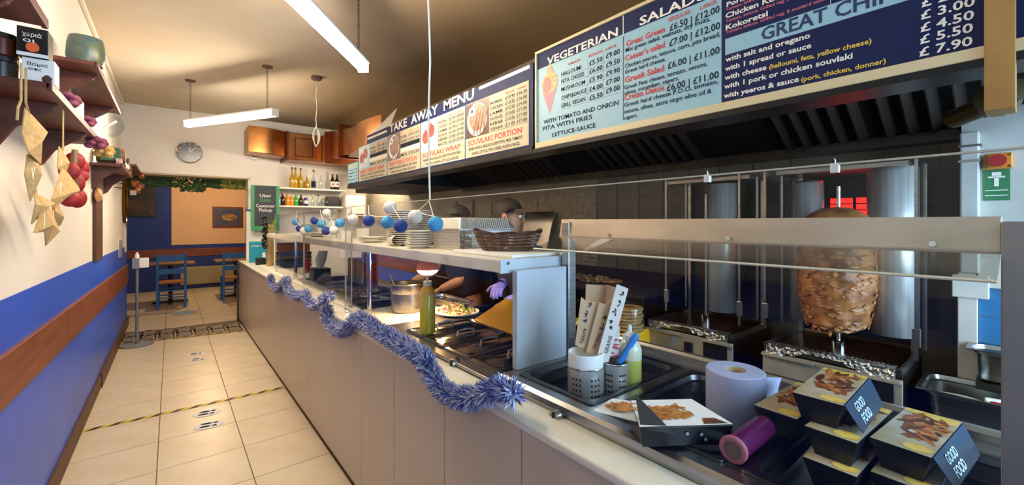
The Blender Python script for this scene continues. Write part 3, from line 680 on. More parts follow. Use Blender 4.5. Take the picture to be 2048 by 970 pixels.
def menu_panel(x0, x1, ztop, name, bgcol, photo, title, rows, lines, tcol='ink_red'):
    ya, yb = ypx(x0), ypx(x1); w = ya-yb; zb_ = MZ0+.012
    pn = MB().box((XM-.009, yb, zb_), (XM-.005, ya, ztop)).build(name, bgcol, m1)
    p = Print(XM-.009); H = ztop-zb_
    zt_, zl = zb_+H*.34, zb_+H*.20      # title band
    if photo:
        ph = photo; pw = w*.42
        p.rect(ya-.004, ya-pw, zt_+.005, ztop-.004, ph[0])
        if ph[1] == 'plate':
            p.ell(ya-pw/2, (zt_+ztop)/2, pw*.42, H*.3, 'ink_white', .0012); p.ell(ya-pw/2-.01, (zt_+ztop)/2+.01, pw*.36, H*.25, ph[2], .0015)
            p.ell(ya-pw*.3, (zt_+ztop)/2+H*.16, pw*.15, H*.08, 'ink_white', .0018); p.ell(ya-pw*.3, (zt_+ztop)/2+H*.16, pw*.04, H*.03, 'ink_black', .002)
            for k in range(4):
                yy = ya-pw*(.35+.13*k); p.poly([(yy, zt_+H*.06), (yy-.012, zt_+H*.05), (yy-.06, zt_+H*.5), (yy-.05, zt_+H*.52)], 'food_brown', .0019)
        else:
            for k, (cy, cz) in enumerate(((.3, .42), (.62, .58))):
                yy, zz = ya-pw*cy, zt_+(ztop-zt_)*cz
                p.poly([(yy-pw*.14, zz), (yy+pw*.14, zz), (yy, zz-H*.26)], 'ink_white', .0011); p.ell(yy, zz+.01, pw*.2, H*.14, 'food_red', .0014); p.poly([(yy-pw*.13, zz+H*.1), (yy+pw*.13, zz+H*.1), (yy, zz+H*.22)], 'food_red', .0013)
        n = len(rows); ty0 = ya-pw-.006; tw = w-pw-.012
        p.rect(ty0, ty0-tw, zt_+.008, ztop-.012, 'menu_cream', .0011)
        p.yz(ty0-tw*.45, ztop-.030, tw*.22, .010, 'REGULAR', 'ink_red', lift=.0016); p.yz(ty0-tw*.75, ztop-.030, tw*.2, .010, 'LARGE', 'ink_red', lift=.0016)
        rh = (ztop-.036-zt_-.008)/n
        for i, r in enumerate(rows):
            zz = ztop-.036-(i+1)*rh
            if r == 'black': p.rect(ty0, ty0-tw, zz+rh*.08, zz+rh*.95, 'ink_black', .0018); continue
            if r == 'white': p.rect(ty0, ty0-tw, zz+rh*.08, zz+rh*.95, 'ink_white', .0018); continue
            p.rect(ty0, ty0-tw, zz-.0006, zz+.0006, 'ink_black', .0014)
            p.yz(ty0-.004, zz+rh*.22, tw*.36, rh*.55, r[0], 'ink_black', lift=.0016)
            p.yz(ty0-tw*.44, zz+rh*.22, tw*.25, rh*.6, r[1], 'ink_black', lift=.0016); p.yz(ty0-tw*.73, zz+rh*.22, tw*.25, rh*.6, r[2], 'ink_black', lift=.0016)
        p.rect(ya-.004, yb+.004, zb_+.004, zt_, 'menu_cream', .0007)
        p.yz(ya-w*.05, zb_+H*.215, w*.86, H*.095, title, tcol, .02)
        for i, l in enumerate(lines): p.yz(ya-w*(.06+.06*i), zb_+H*(.125-.09*i), w*(.86-.1*i), H*.05, l, 'ink_black')
    else:
        p.yz(ya-w*.1, ztop-.04, w*.8, .022, title, tcol, .02)
        for i, r in enumerate(rows): p.yz(ya-w*.08, ztop-.075-i*.034, w*.84, .014, r, 'ink_black')
    p.done(pn)
menu_panel(698, 717.8, 2.128, 'extras_panel', 'menu_blue', None, 'EXTRAS', ['Sauce - 1.0', 'Halloumi - 2.0', 'Pita - 1.0', 'Mushroom - 1.0', 'Fries - 2.0'], [], 'ink_yellow')
menu_panel(719.5, 776.5, 2.265, 'yeeros_wrap_panel', 'menu_blue', ('photo_sky', 'wrap', 'food_red'), 'GREAT YEEROS WRAP', [('PORK', '£5.90', '£8.50'), ('CHICKEN', '£5.90', '£8.50'), 'black', 'white', ('MIX', '£6.90', '£9.90')], ['WRAPPED IN A DELICIOUS CRISPY PITA WITH', 'FRIES, TOMATO, ONION, LETTUCE & SAUCE'])
menu_panel(777.5, 842.5, 2.265, 'yeeros_portion_panel', 'menu_cream', ('photo_brown', 'plate', 'food_brown'), 'GREAT YEEROS PORTION', [('PORK', '£10.90', '£16.50'), ('CHICKEN', '£10.90', '£16.50'), 'black', 'white', ('MIX', '£12.00', '£18.00')], ['SERVED WITH A DELICIOUS CRISPY PITA, FRIES, TOMATO', 'ONION, LETTUCE, FETA CHEESE, OLIVES & SAUCE'])
menu_panel(844, 932, 2.265, 'souvlaki_wrap_panel', 'menu_blue', ('photo_sky', 'wrap', 'food_red'), 'SOUVLAKI WRAP', [('PORK', '£5.90', '£8.50'), ('CHICKEN', '£5.90', '£9.50'), ('LAMB', '£6.90', '£11.00'), ('SAUSAGE', '£6.00', '£9.90'), ('KEBAB', '£5.80', '£9.90'), ('BACON', '£6.50', '£9.90')], ['WRAPPED IN A DELICIOUS CRISPY PITA WITH FRIES', 'TOMATO, ONION, LETTUCE & SAUCE'])
menu_panel(933.5, 1060, 2.265, 'souvlaki_portion_panel', 'menu_cream', ('photo_brown', 'plate', 'food_pink'), 'SOUVLAKI PORTION', [('PORK', '£10.90', '£16.50'), ('CHICKEN', '£10.50', '£16.00'), ('LAMB', '£12.50', '£19.00'), ('SAUSAGE', '£10.00', '£17.00'), ('KEBAB', '£10.50', '£17.00'), ('CHICKEN & BACON', '£11.00', '£17.00')], ['SERVED WITH A DELICIOUS CRISPY PITA, FRIES, TOMATO', 'ONION, LETTUCE, FETA CHEESE, OLIVES & SAUCE'])
# loose triangle of card above the banner
tag(MB().prism([(ypx(731), 2.36), (ypx(773), 2.36), (ypx(787), 2.50)], lambda u, v, w: (w, u, v), XM+.03, XM+.034).build('card_flap', 'white_paint'), 'loose white triangular card standing above the take away banner', 'card')
# timber post and pipe valve at the near end of the hood
tag(MB().box((1.48, .02, 1.76), (1.56, .068, ZC)).build('timber_post', mat('raw_timber', '#b98d4a', .7, col2='#9b7238', scale=6), bevel=.002), 'yellowish timber post at the end of the chips menu board', 'post')

# ------------------------------------------------------------------ lights
def batten(a, b, label, chains):
    a, b = Vector(a), Vector(b); L = (b-a).length; ang = math.atan2(b.y-a.y, b.x-a.x)
    t_ = thing('batten_light', label, 'light', a, ang, 'hanging tube lights')
    MB().box((0, -.044, .04), (L, .044, .058)).build('housing', 'batten', t_, bevel=.004)
    MB().prism([(-.034, .04), (-.034, -.008), (-.015, -.024), (.015, -.024), (.034, -.008), (.034, .04)], lambda u, v, w: (w, u, v), .01, L-.01).build('diffuser', 'tube_glow', t_)
    for e in (0, L-.012): MB().box((e, -.037, -.024), (e+.012, .037, .058)).build('end_cap', 'batten', t_)
    for s in chains:
        c = MB(); top = ZC-a.z
        z = .055
        i = 0
        while z < top-.02:
            ring = [(s+(.008*math.cos(k*PI/3) if i % 2 else 0), (0 if i % 2 else .008*math.cos(k*PI/3)), z+.02+.02*math.sin(k*PI/3)) for k in range(7)]
            c.tube(ring, .0022, 5, False); z += .032; i += 1
        ch = c.build('chain', 'steel_dark', t_); ch['kind'] = 'stuff'
        MB().lathe([(.001, 0), (.05, 0), (.05, -.012), (.02, -.02), (.001, -.02)][::-1], (s, 0, top), 16).build('ceiling_rose', mat('rose_brown', '#5a4838', .5), ch)
    return t_
batten((1.075, 3.02, 2.6), (.20, 1.97, 2.6), 'glowing tube light hanging over the aisle nearest the camera', (.1, 1.2))
batten((.135, 6.0, 2.6), (.82, 4.82, 2.6), 'glowing tube light hanging over the far end of the aisle', (.06, 1.25))
lp = MB().tube([(.38+.05*math.cos(k*.4), 2.4+.0*k, 2.73+.07*math.sin(k*.4)) for k in range(16)], .008, 6).build('cable_loop', 'cord')
tag(lp, 'loop of white cable beside the nearest tube light', 'cable')

def hang_cable(p0, p1, label, rose=True, coil=False):
    t_ = thing('hanging_cable', label, 'cable', p0)
    n = 10; d = Vector(p1)-Vector(p0)
    MB().tube([d*(i/n)+Vector((.004*math.sin(i*1.3), .004*math.cos(i*1.7), 0)) for i in range(n+1)], .004, 6).build('flex', 'cord', t_)
    if rose: MB().lathe([(.001, -.045), (.03, -.045), (.055, -.03), (.055, 0)], n=18).build('ceiling_rose', mat('rose_brown', '#5a4838', .5), t_, smooth=True)
    if coil:
        for k in range(3):
            MB().tube([d+Vector((.035*math.sin(j*PI/8)*(1-.2*k), .006*k, -.06+.09*math.cos(j*PI/8)*(1+.1*k)-.03)) for j in range(17)], .004, 6).build('coil', 'cord', t_)
hang_cable((1.235, 4.93, ZC), (1.22, 4.87, 2.52), 'white cable with a coiled end hanging in front of the copper duct', True, True)
hang_cable((.87, 1.65, ZC), (.872, 1.646, 1.60), 'long white cable hanging from the ceiling to the glass screen', False)

# clock, alarms and switch on the header wall
ck = thing('wall_clock', 'round dark faced wall clock on the cream header wall', 'clock', (on_y(379, 305, YH).x, YH-.001, on_y(379, 305, YH).z))
RY = Matrix.Rotation(PI/2, 4, 'X')
def yl(prof, n=32): # lathe around the Y axis, facing -Y
    mb = MB().lathe(prof, n=n, caps=prof[0][0] < .15); mb.v = [(x, -z, y) for x, y, z in mb.v]; return mb
yl([(.155, 0), (.158, .02), (.15, .03), (.14, .025)]).build('rim', 'chrome', ck, smooth=True)
yl([(.14, 0), (.14, .018)]).build('face', mat('clock_face', '#33393d', .25), ck)
for k in range(12):
    a = k*PI/6
    MB().box((.12*math.sin(a)-.006, -.0205, .12*math.cos(a)-.006), (.12*math.sin(a)+.006, -.018, .12*math.cos(a)+.006)).build('hour_mark', 'ink_white', ck)
def hand(ang, L, w): 
    d = Vector((math.sin(ang), 0, math.cos(ang))); s_ = Vector((d.z, 0, -d.x))*w
    MB().add([(-d*.015)-s_+Vector((0, -.022, 0)), (-d*.015)+s_+Vector((0, -.022, 0)), d*L+s_*.5+Vector((0, -.022, 0)), d*L-s_*.5+Vector((0, -.022, 0))], [(0, 1, 2, 3)]).build('hand', 'ink_white', ck, solid=.002)
hand(.05, .075, .006); hand(.75, .115, .0045); hand(3.3, .09, .002)
al = thing('smoke_alarm', 'round white alarm sounder below the copper duct', 'alarm', (on_y(508, 312, YH).x, YH, on_y(508, 312, YH).z))
yl([(.075, 0), (.075, .03), (.055, .05), (.03, .052), (.001, .052)]).build('body', 'white_paint', al, smooth=True)
MB().box((-.03, -.056, -.02), (.03, -.051, -.005)).build('grille', 'ink_black', al)
sw = thing('wall_socket', 'small square white switch plate beside the alarm sounder', 'switch', (on_y(530, 311, YH).x, YH, on_y(530, 311, YH).z))
MB().box((-.05, -.03, -.05), (.05, 0, .05)).build('plate', 'white_paint', sw, bevel=.006); MB().box((-.01, -.034, -.01), (.01, -.03, .012)).build('rocker', 'ink_grey', sw)

# copper duct: along the header wall, round the corner, then towards the camera
cd = thing('copper_duct', 'hammered copper ventilation duct wrapping the corner above the bottle shelves', 'duct', (0, 0, 0))
zf = lambda x, y: on_y(x, y, 7.1).z
b1 = MB()
def bulge(u, v): # convex first length
    x = .865+u*.50; return (x, 7.12-.07*math.sin(PI*u), 2.53-.03*u+v*.375)
b1.grid(10, 3, bulge); b1.build('bulged_length', 'copper', cd, smooth=True, fix=False)
for q in ([(.865, 7.12, 2.53), (1.365, 7.12, 2.50), (1.365, 7.58, 2.50), (.865, 7.58, 2.53)], [(.865, 7.12, 2.905), (.865, 7.58, 2.905), (.865, 7.58, 2.53), (.865, 7.12, 2.53)], [(.865, 7.12, 2.905), (1.365, 7.12, 2.875), (1.365, 7.58, 2.875), (.865, 7.58, 2.905)]): MB().add(q, [(0, 1, 2, 3)]).build('duct_side', 'copper', cd, fix=False)
MB().box((1.365, 7.1, 2.46), (1.86, 7.58, 2.88)).build('straight_length', 'copper', cd, bevel=.01)
MB().box((1.355, 7.085, 2.45), (1.38, 7.59, 2.89)).build('flange', 'copper_seam', cd)
ht = MB().box((1.47, 7.09, 2.52), (1.72, 7.1, 2.80)).build('hatch', 'copper', cd, bevel=.004)
for (a, b) in (((1.465, 7.085, 2.515), (1.725, 7.09, 2.53)), ((1.465, 7.085, 2.79), (1.725, 7.09, 2.805)), ((1.465, 7.085, 2.515), (1.48, 7.09, 2.805)), ((1.71, 7.085, 2.515), (1.725, 7.09, 2.805))):
    MB().box(a, b).build('hatch_edge', 'copper_seam', ht)
MB().prism([(1.86, 7.1), (1.86, 7.58), (2.3, 7.58), (2.3, 6.6), (1.85, 6.6), (1.84, 6.85)], lambda u, v, w: (u, v, w), 2.46, 2.88).build('elbow', 'copper', cd, bevel=.01)
MB().hexa([(1.78, 5.32, 2.39), (2.2, 5.32, 2.39), (2.3, 6.6, 2.46), (1.85, 6.6, 2.46)], [(1.78, 5.32, 2.71), (2.2, 5.32, 2.71), (2.3, 6.6, 2.84), (1.85, 6.6, 2.84)]).build('straight_length', 'copper', cd, bevel=.008)
for y in (5.32, 5.95, 6.6): MB().box((1.77, y-.012, 2.385), (2.3, y+.012, 2.73 if y < 5.6 else 2.85)).build('flange', 'copper_seam', cd)
MB().grid(10, 3, lambda u, v: (1.70-.10*math.sin(PI*(u*.85)), 5.30-u*1.15, 2.31+v*.29)).build('bulged_length', 'copper', cd, smooth=True, fix=False)
MB().grid(10, 2, lambda u, v: (1.70-.10*math.sin(PI*(u*.85))+v*.5, 5.30-u*1.15, 2.31)).build('duct_floor', 'copper', cd, fix=False)

# ------------------------------------------------------------------ left wall shelves
def wall_shelf(y0, y1, z, xf, label, brackets):
    t_ = thing('wall_shelf', label, 'shelf', (XL, y0, z), group='dark wooden wall shelves')
    d = xf-XL; L = y1-y0
    MB().box((0, 0, 0), (d, L, .022)).build('board', 'shelf_wood', t_, bevel=.004)
    MB().box((d-.012, 0, -.006), (d+.004, L, .026)).build('front_lip', 'shelf_wood', t_, bevel=.003)
    for b in brackets:
        MB().prism([(0, 0), (d*.9, 0), (d*.8, -.03), (d*.35, -.10), (.03, -.17), (0, -.19)], lambda u, v, w: (u, w, v), b, b+.022).build('bracket', 'shelf_wood', t_, bevel=.002)
    return t_
XF = -.32
wall_shelf(2.10, 3.31, 1.955, XF, 'dark wooden shelf with the boxed goods and hanging bunting', (.25, .92))
wall_shelf(3.25, 4.58, 2.365, XF, 'dark wooden shelf carrying the blue green pot', (.2, 1.1))
wall_shelf(.9, 2.05, 2.145, XF, 'dark wooden shelf at the top left corner of the picture', (.2, .9))
wall_shelf(4.76, 5.9, 1.965, XF, 'dark wooden shelf with the little barrel and bottle', (.12, .9))
wall_shelf(6.3, 7.35, 2.13, XF+.01, 'dark wooden shelf farthest along the left wall', (.15,))

def tin_box(x, y, z, sx, sy, sz, label, face, l1, l2, ink, extra=None):
    t_ = thing('product_box', label, 'box', (x, y, z))
    MB().box((0, 0, 0), (sx, sy, sz)).build('carton', face, t_, bevel=.002)
    p = MB(); put_text(p, l1, (.012, -.001, sz*.68), (1, 0, 0), (0, 0, 1), sx*.62, sz*.14); put_text(p, l2, (.014, -.001, sz*.48), (1, 0, 0), (0, 0, 1), sx*.4, sz*.13)
    p.build('lettering', ink, t_, fix=False)
    if extra: extra(t_, sx, sz)
def spoon(t_, sx, sz):
    MB().add([(sx*.5+sx*.22*math.cos(a), -.0012, sz*.32+sz*.17*math.sin(a)) for a in [k*PI/8 for k in range(16)]], [tuple(range(16))]).build('spoon_print', mat('spoon_orange', '#e4622a', .5), t_, fix=False)
    MB().box((0, -.0008, 0), (sx, 0, sz*.12)).build('white_strip', 'paper_white', t_)
def nuts(t_, sx, sz):
    for k in range(5): MB().ball((sx*(.7+.06*(k % 3)), -.001, sz*(.14+.06*(k//2))), .008, 8, 5, (1, .15, 1)).build('nut_print', 'wood_dark', t_)
zS = 1.978
tin_box(-.40, 2.12, zS+.082, .072, .075, .098, 'black product box with an orange spoon picture on the near shelf', 'card_black', 'χεριά', 'οι', 'ink_white', spoon)
tin_box(-.39, 2.13, zS, .076, .075, .08, 'cream product box with Greek lettering under the black box', 'paper_white', 'Βαμια', 'σουπας', 'ink_black', nuts)
for (z, c, l) in ((zS+.08, mat('jar_red', '#5e2c1c', .25), 'red brown jar stacked above the dark jar on the near shelf'), (zS, mat('jar_dark', '#2f2820', .25), 'dark jar beside the cream product box')):
    j = thing('jar', l, 'jar', (-.45, 2.20, z)); MB().lathe([(.03, 0), (.042, .006), (.043, .06), (.036, .066)], n=20).build('jar_body', c, j, smooth=True)
    MB().lathe([(.04, .064), (.041, .066), (.041, .079), (.038, .08)], n=20).build('lid', 'black', j)
bt = thing('small_bottle', 'small dark capped bottle at the end of the boxes', 'bottle', (-.325-.02, 2.24, zS)); MB().lathe([(.012, 0), (.013, .022), (.007, .03)], n=12).build('glass_body', 'wood_dark', bt, smooth=True); MB().lathe([(.008, .03), (.008, .042)], n=12).build('cap', 'black', bt)
# pot on the upper shelf
pot = MB().lathe([(.07, 0), (.082, .04), (.078, .11), (.07, .15), (.064, .15), (.062, .03)], (-.375, on_x(172, 133, -.375).y, 2.388), 24).build('ceramic_pot', mat('pot_glaze', '#34545a', .35, col2='#5c6040', scale=18), smooth=True)
tag(pot, 'blue green glazed ceramic pot on the upper wall shelf', 'pot')
# clutter standing on the near shelf's far half
tag(MB().box((-.385, 2.82, zS), (-.335, 2.94, zS+.11)).build('white_carton', 'paper_white', bevel=.002), 'white carton standing on the near shelf below the pot shelf', 'carton')
def flower(x, y, z, r, m, label, n=9):
    f = thing('dried_flower', label, 'flower', (x, y, z)); 
    for k in range(n):
        a = 2*PI*k/n
        MB().ball((r*.7*math.cos(a), r*.7*math.sin(a), r*.45*math.sin(3*a)), r*.48, 8, 6, (1, 1, .8)).build('petal', m, f, smooth=True)
    MB().ball((0, 0, r*.1), r*.5, 8, 6).build('centre', m, f, smooth=True)
pm = mat('mauve', '#8d4560', .8, col2='#6d3048', scale=30); ym = mat('straw', '#c9a765', .8, col2='#a98242', scale=30)
flower(-.35, 2.62, zS+.05, .04, pm, 'mauve dried flower leaning beside the white carton')
flower(-.315, 3.18, 1.93, .042, pm, 'mauve dried flower hanging under the end of the near shelf')
flower(-.295, 3.28, 1.90, .042, ym, 'straw coloured dried flower hanging at the end of the near shelf')
flower(-.34, 3.05, zS+.04, .035, pm, 'small mauve dried flower near the glass dish')
gd = thing('glass_dish', 'clear glass dish with a white handle lying near the shelf end', 'dish', (-.30, 3.55, 2.09))
md = MB().lathe([(.001, 0), (.05, .004), (.075, .03), (.073, .03), (.05, .008), (.001, .004)], n=20); md.v = [(x, -z, y) for x, y, z in md.v]; md.build('dish', 'bottle_clear', gd, smooth=True)
MB().tube([(-.02, -.02, -.02), (.04, -.03, .03)], .008, 8).build('handle', 'paper_white', gd)
MB().box((-.21, -.04, -.115), (-.005, .08, -.1)).build('stand', 'shelf_wood', gd)
# next shelf: barrel, bottle, parcel
zD = 1.988
br = thing('wooden_barrel', 'small wooden barrel with a green label on the third shelf', 'barrel', (-.40, 4.95, zD+.085))
b_ = MB().lathe([(.06, -.09), (.075, -.05), (.08, 0), (.075, .05), (.06, .09)], n=18); b_.v = [(z, y, x) for x, y, z in b_.v]; b_.build('barrel_body', 'table_wood', br, smooth=True)
MB().box((-.06, -.085, -.05), (.06, -.07, .055)).build('label', mat('label_green', '#2c5a34', .5), br); MB().box((-.02, -.087, -.03), (.02, -.084, .03)).build('label_plate', 'menu_cream', br)
MB().box((-.09, -.06, -.086), (.09, .06, -.07)).build('cradle', 'shelf_wood', br)
tag(MB().lathe([(.02, 0), (.045, .03), (.04, .06), (.02, .09), (.012, .1), (.012, .13), (.001, .13)], (-.36, 5.5, zD), 16).build('painted_jug', mat('jug_cream', '#c9b394', .4, col2='#6a4b3a', scale=20), smooth=True), 'cream and brown painted jug on the third shelf', 'jug')
bo = thing('dark_bottle', 'small dark bottle with black cap on the third shelf', 'bottle', (-.345, 5.75, zD)); MB().lathe([(.03, 0), (.032, .07), (.014, .1), (.012, .11)], n=14).build('glass_body', mat('bottle_brown', '#3a2c22', .2), bo, smooth=True); MB().lathe([(.014, .11), (.014, .16), (.001, .16)], n=12).build('cap', 'black', bo)
tag(MB().box((-.36, 4.80, zD), (-.325, 4.88, zD+.05)).build('small_carton', mat('carton_red', '#a8443a', .5, col2='#d8d0c0', scale=30), bevel=.002), 'small red and white carton at the near end of the third shelf', 'carton')
for k, (px, py, r_) in enumerate(((272, 343, .05), (284, 352, .05), (270, 366, .055), (282, 372, .045), (276, 380, .04))):
    q0 = on_x(px, py, -.36 if px < 275 else -.31)
    o = MB().ball((0, 0, 0), r_, 9, 6, (.7, 1, .8)); o.v = [(x+R.uniform(-.008, .008), y+R.uniform(-.008, .008), z+R.uniform(-.008, .008)) for x, y, z in o.v]
    o = tag(o.build('copper_ornament', mat('copper_shiny', '#b5704a', .25, .8), loc=q0), ['crumpled copper ornament, topmost of the cluster by the far corner', 'crumpled copper ornament sticking out farthest right of the cluster', 'crumpled copper ornament on the left of the cluster below the far shelf', 'crumpled copper ornament on the right of the cluster below the far shelf', 'crumpled copper ornament, lowest of the cluster by the far corner'][k], 'ornament', 'copper ornaments by the far corner')
    MB().tube([(XL-q0.x-.005, 0, .02), (0, 0, 0)], .006, 6).build('hook', 'copper_seam', o)
mr = thing('round_mirror', 'gold rimmed oval mirror edge-on at the far end of the left wall', 'mirror', (XL, 7.85, 1.80))
mm = MB().lathe([(.30, 0), (.32, .02), (.29, .035), (.27, .02)], n=28, caps=False); mm.v = [(z, x*.7, y*1.0) for x, y, z in mm.v]; mm.build('rim', mat('gilt', '#8a6a35', .3, .9), mr, smooth=True)
mm = MB().lathe([(.001, .012), (.28, .012), (.28, .0)], n=28); mm.v = [(z, x*.7, y) for x, y, z in mm.v]; mm.build('glass', 'chrome', mr)
for (px, py0, py1, l) in ((240, 477, 510, 'narrow clear notice taped to the left wall above the blue band'), (252, 420, 500, 'tall narrow notice on the end of the left wall')):
    a, b = on_x(px-3, py0, XL+.004), on_x(px+4, py1, XL+.004)
    n_ = MB().box((XL, min(a.y, 8.1), b.z), (XL+.006, min(b.y, 8.3), a.z)).build('wall_notice', 'paper_white'); tag(n_, l, 'notice')
    MB().box((XL+.006, min(a.y, 8.1)+.02, a.z-.25), (XL+.007, min(b.y, 8.3)-.02, a.z-.03)).build('print', 'ink_grey', n_)
# burlap bunting under the near shelf
bun = thing('bunting', 'burlap pennant bunting with white letters hanging from the near shelf', 'bunting', (0, 0, 0))
XBn = -.33
def flag(pts, letter=None, lp=None):
    ps_ = [on_x(x, y, XBn) for x, y in pts]; n = len(ps_)
    c = sum(ps_, Vector())/n; ps_ = [c+(p_-c)*1.3 for p_ in ps_]
    mb = MB(); mb.add([c+Vector((.018, 0, 0))]+[p_+Vector((R.uniform(-.012, .012), 0, 0)) for p_ in ps_], [(0, 1+i, 1+(i+1) % n) for i in range(n)])
    f = mb.build('pennant', 'burlap', bun, solid=.003)
    if letter:
        q0 = on_x(lp[0], lp[1], XBn+.03); t_ = MB(); put_text(t_, letter, q0, (0, 1.2, .15), (0, .15, 1), None, lp[2], .03)
        t_.build('letter', 'ink_white', f, fix=False)
flag([(60, 232), (84, 268), (72, 290), (66, 300), (72, 318), (52, 298), (55, 270)]); flag([(62, 318), (73, 320), (70, 365), (64, 390), (60, 350)], 'V', (62, 360, .035))
flag([(76, 392), (100, 408), (84, 416), (75, 440), (72, 410)]); flag([(82, 418), (106, 425), (108, 460), (97, 482), (88, 460), (72, 462), (78, 440)], 'I', (88, 452, .04))
flag([(122, 300), (133, 318), (128, 345), (118, 333)], 'n', (122, 328, .02)); flag([(124, 345), (156, 382), (132, 393), (118, 412), (108, 395)], 'Y', (118, 388, .04))
flag([(110, 425), (116, 450), (116, 446), (112, 415)])
for path in ([(52, 205), (60, 232), (60, 260), (66, 300), (70, 340), (72, 400), (82, 420), (100, 424), (111, 420), (118, 395), (122, 340), (126, 300)], [(34, 240), (36, 215), (42, 200)]):
    sp = [on_x(x, y, XBn-.004) for x, y in path]
    if path[0][0] != 34: sp = [Vector((sp[0].x, sp[0].y, 1.957))]+sp+[Vector((sp[-1].x, sp[-1].y, 1.957))]
    else: sp.append(Vector((sp[-1].x, sp[-1].y, 1.957)))
    MB().tube(sp, .003, 5).build('string', 'burlap', bun)
# red fabric string of peppers
rp = thing('pepper_string', 'red fabric chilli string hanging beside the bunting', 'ornament', (0, 0, 0))
for (x, y, w_, h_) in ((150, 322, 8, 18), (139, 342, 7, 18), (160, 336, 8, 18), (150, 365, 9, 22), (140, 398, 9, 16), (154, 396, 9, 20), (158, 352, 6, 14)):
    c = on_x(x, y, -.345); t_ = -.345/ray(x, y)[0]
    mb = MB().ball((0, 0, 0), 1, 10, 8); mb.v = [(c.x+vx*.035, c.y+vy*w_/FPX*t_*.95, c.z+vz*h_/FPX*t_) for vx, vy, vz in mb.v]; mb.build('pepper', 'pepper_red', rp, smooth=True)
MB().tube([on_x(150, 300, -.335), on_x(146, 340, -.34), on_x(152, 380, -.34), on_x(150, 405, -.34)], .012, 6).build('cord', mat('cord_brown', '#8a6c4a', .8), rp)
q0 = on_x(197, 390, XL+.04); tag(MB().ball(q0, .045, 10, 8, (.6, 1, 1.3)).build('small_ornament', mat('ornament_red', '#a8553a', .5, col2='#d8b070', scale=25), smooth=True), 'small red and gold ornament hanging on the dark upright board', 'ornament')

# ------------------------------------------------------------------ things on the long shelf
zL = 1.36
def plate_stack(x, y, n, r, dz, label):
    t_ = thing('plate_stack', label, 'plates', (x, y, zL)); 
    pl = MB().lathe([(r*.55, 0), (r*.6, .004), (r, .014), (r, .018), (r*.6, .008), (.001, .008)], n=26).build('plate', 'plate', t_, smooth=True)
    for k in range(1, n):
        o = pl.copy(); C.objects.link(o); o.parent = t_; o.location = (R.uniform(-.004, .004), R.uniform(-.004, .004), k*dz); 
plate_stack(1.14, 2.42, 17, .135, .0122, 'tall stack of cream dinner plates on the long shelf')
plate_stack(1.06, 2.12, 7, .075, .013, 'short stack of small cream plates beside the foil trays')
plate_stack(1.10, 2.92, 3, .09, .011, 'low stack of three cream saucers on the long shelf')
plate_stack(1.16, 4.9, 9, .09, .013, 'stack of plates at the far end of the long shelf')
plate_stack(1.12, 4.4, 3, .1, .011, 'few flat plates near the far end of the long shelf')
cp = MB().lathe([(.022, 0), (.028, .004), (.034, .08), (.031, .08), (.024, .008), (.001, .008)], n=20); cp.v = [(x, -z, y+.034) for x, y, z in cp.v]
tag(cp.build('cup', 'plate', loc=(1.03, 2.42, zL), smooth=True), 'cream cup lying on its side in front of the plates', 'cup')
# foil tray stack
ft = thing('foil_tray_stack', 'stack of upturned foil takeaway trays on the long shelf', 'foil trays', (1.08, 1.735, zL))
fa, fb = .36, .28   # along x, along y
MB().box((.012, 0, 0), (fa-.04, fb, .10)).build('tray_sides', 'foil_smooth', ft)
rim = MB(); rim.hexa([(-.002, -.006, .10), (fa, -.006, .10), (fa, fb+.006, .10), (-.002, fb+.006, .10)], [(.02, .022, .165), (fa-.05, .022, .165), (fa-.05, fb-.03, .165), (.02, fb-.03, .165)])
top = rim.build('upturned_tray', 'foil_smooth', ft, bevel=.01)
for i in range(20):
    u = .06+i*.013
    MB().tube([(u, -.004, .104), (u+.004, .02, .162)], .003, 5).build('pleat', 'foil_smooth', top)
MB().grid(4, 10, lambda u, v: (-.001+u*.07, -.003+.004*math.sin(v*40)-.002*math.cos(u*30), v*.1)).build('crinkled_corner', 'foil', ft, fix=False)
for k in range(6): MB().box((.01, -.0015, .012+k*.015), (fa-.04, fb+.001, .014+k*.015)).build('tray_edge', 'steel', ft)
# white tray and wicker basket
tg = tag(MB().box((1.02, 1.26, zL), (1.30, 1.70, zL+.014)).build('plastic_tray', 'plastic_white', bevel=.004), 'flat white tray under the wicker basket', 'tray')
bk = thing('bread_basket', 'brown wicker bread basket with a wavy rim on the white tray', 'basket', (1.18, 1.49, zL+.0145), -.75)
rx, ry = .15, .085
NW = 64; rows_ = 10
for k in range(rows_):
    f = k/(rows_-1); e = .72+.28*f**.8
    pts = []
    for j in range(NW+1):
        a = 2*PI*j/NW; wob = .005*math.sin(a*16+k*PI)
        h = .006+f*(.07+.008*math.cos(2*a)*f)
        pts.append(((rx*e+wob)*math.cos(a), (ry*e+wob)*math.sin(a), h))
    MB().tube(pts, .0044, 6, False).build('wicker_strand', mat('wicker', '#3c2216', .3) if k % 2 else mat('wicker_light', '#7d5030', .3), bk, smooth=True)
for j in range(22):
    a = 2*PI*j/22
    MB().tube([(rx*.72*math.cos(a), ry*.72*math.sin(a), .004), (rx*1.0*math.cos(a), ry*1.0*math.sin(a), .076+.008*math.cos(2*a))], .003, 5).build('wicker_stake', mat('wicker', '#5a3522', .4), bk)
MB().lathe([(.001, .002), (1, .002), (1, .006)], n=28, sx=rx*.74, sy=ry*.74).build('basket_floor', mat('wicker', '#5a3522', .4), bk)
MB().tube([((rx*1.03)*math.cos(2*PI*j/36), (ry*1.03)*math.sin(2*PI*j/36), .081+.009*math.cos(4*PI*j/36)+.006*math.sin(10*PI*j/36)) for j in range(37)], .0055, 6, False).build('rim', mat('wicker', '#5a3522', .4), bk, smooth=True)
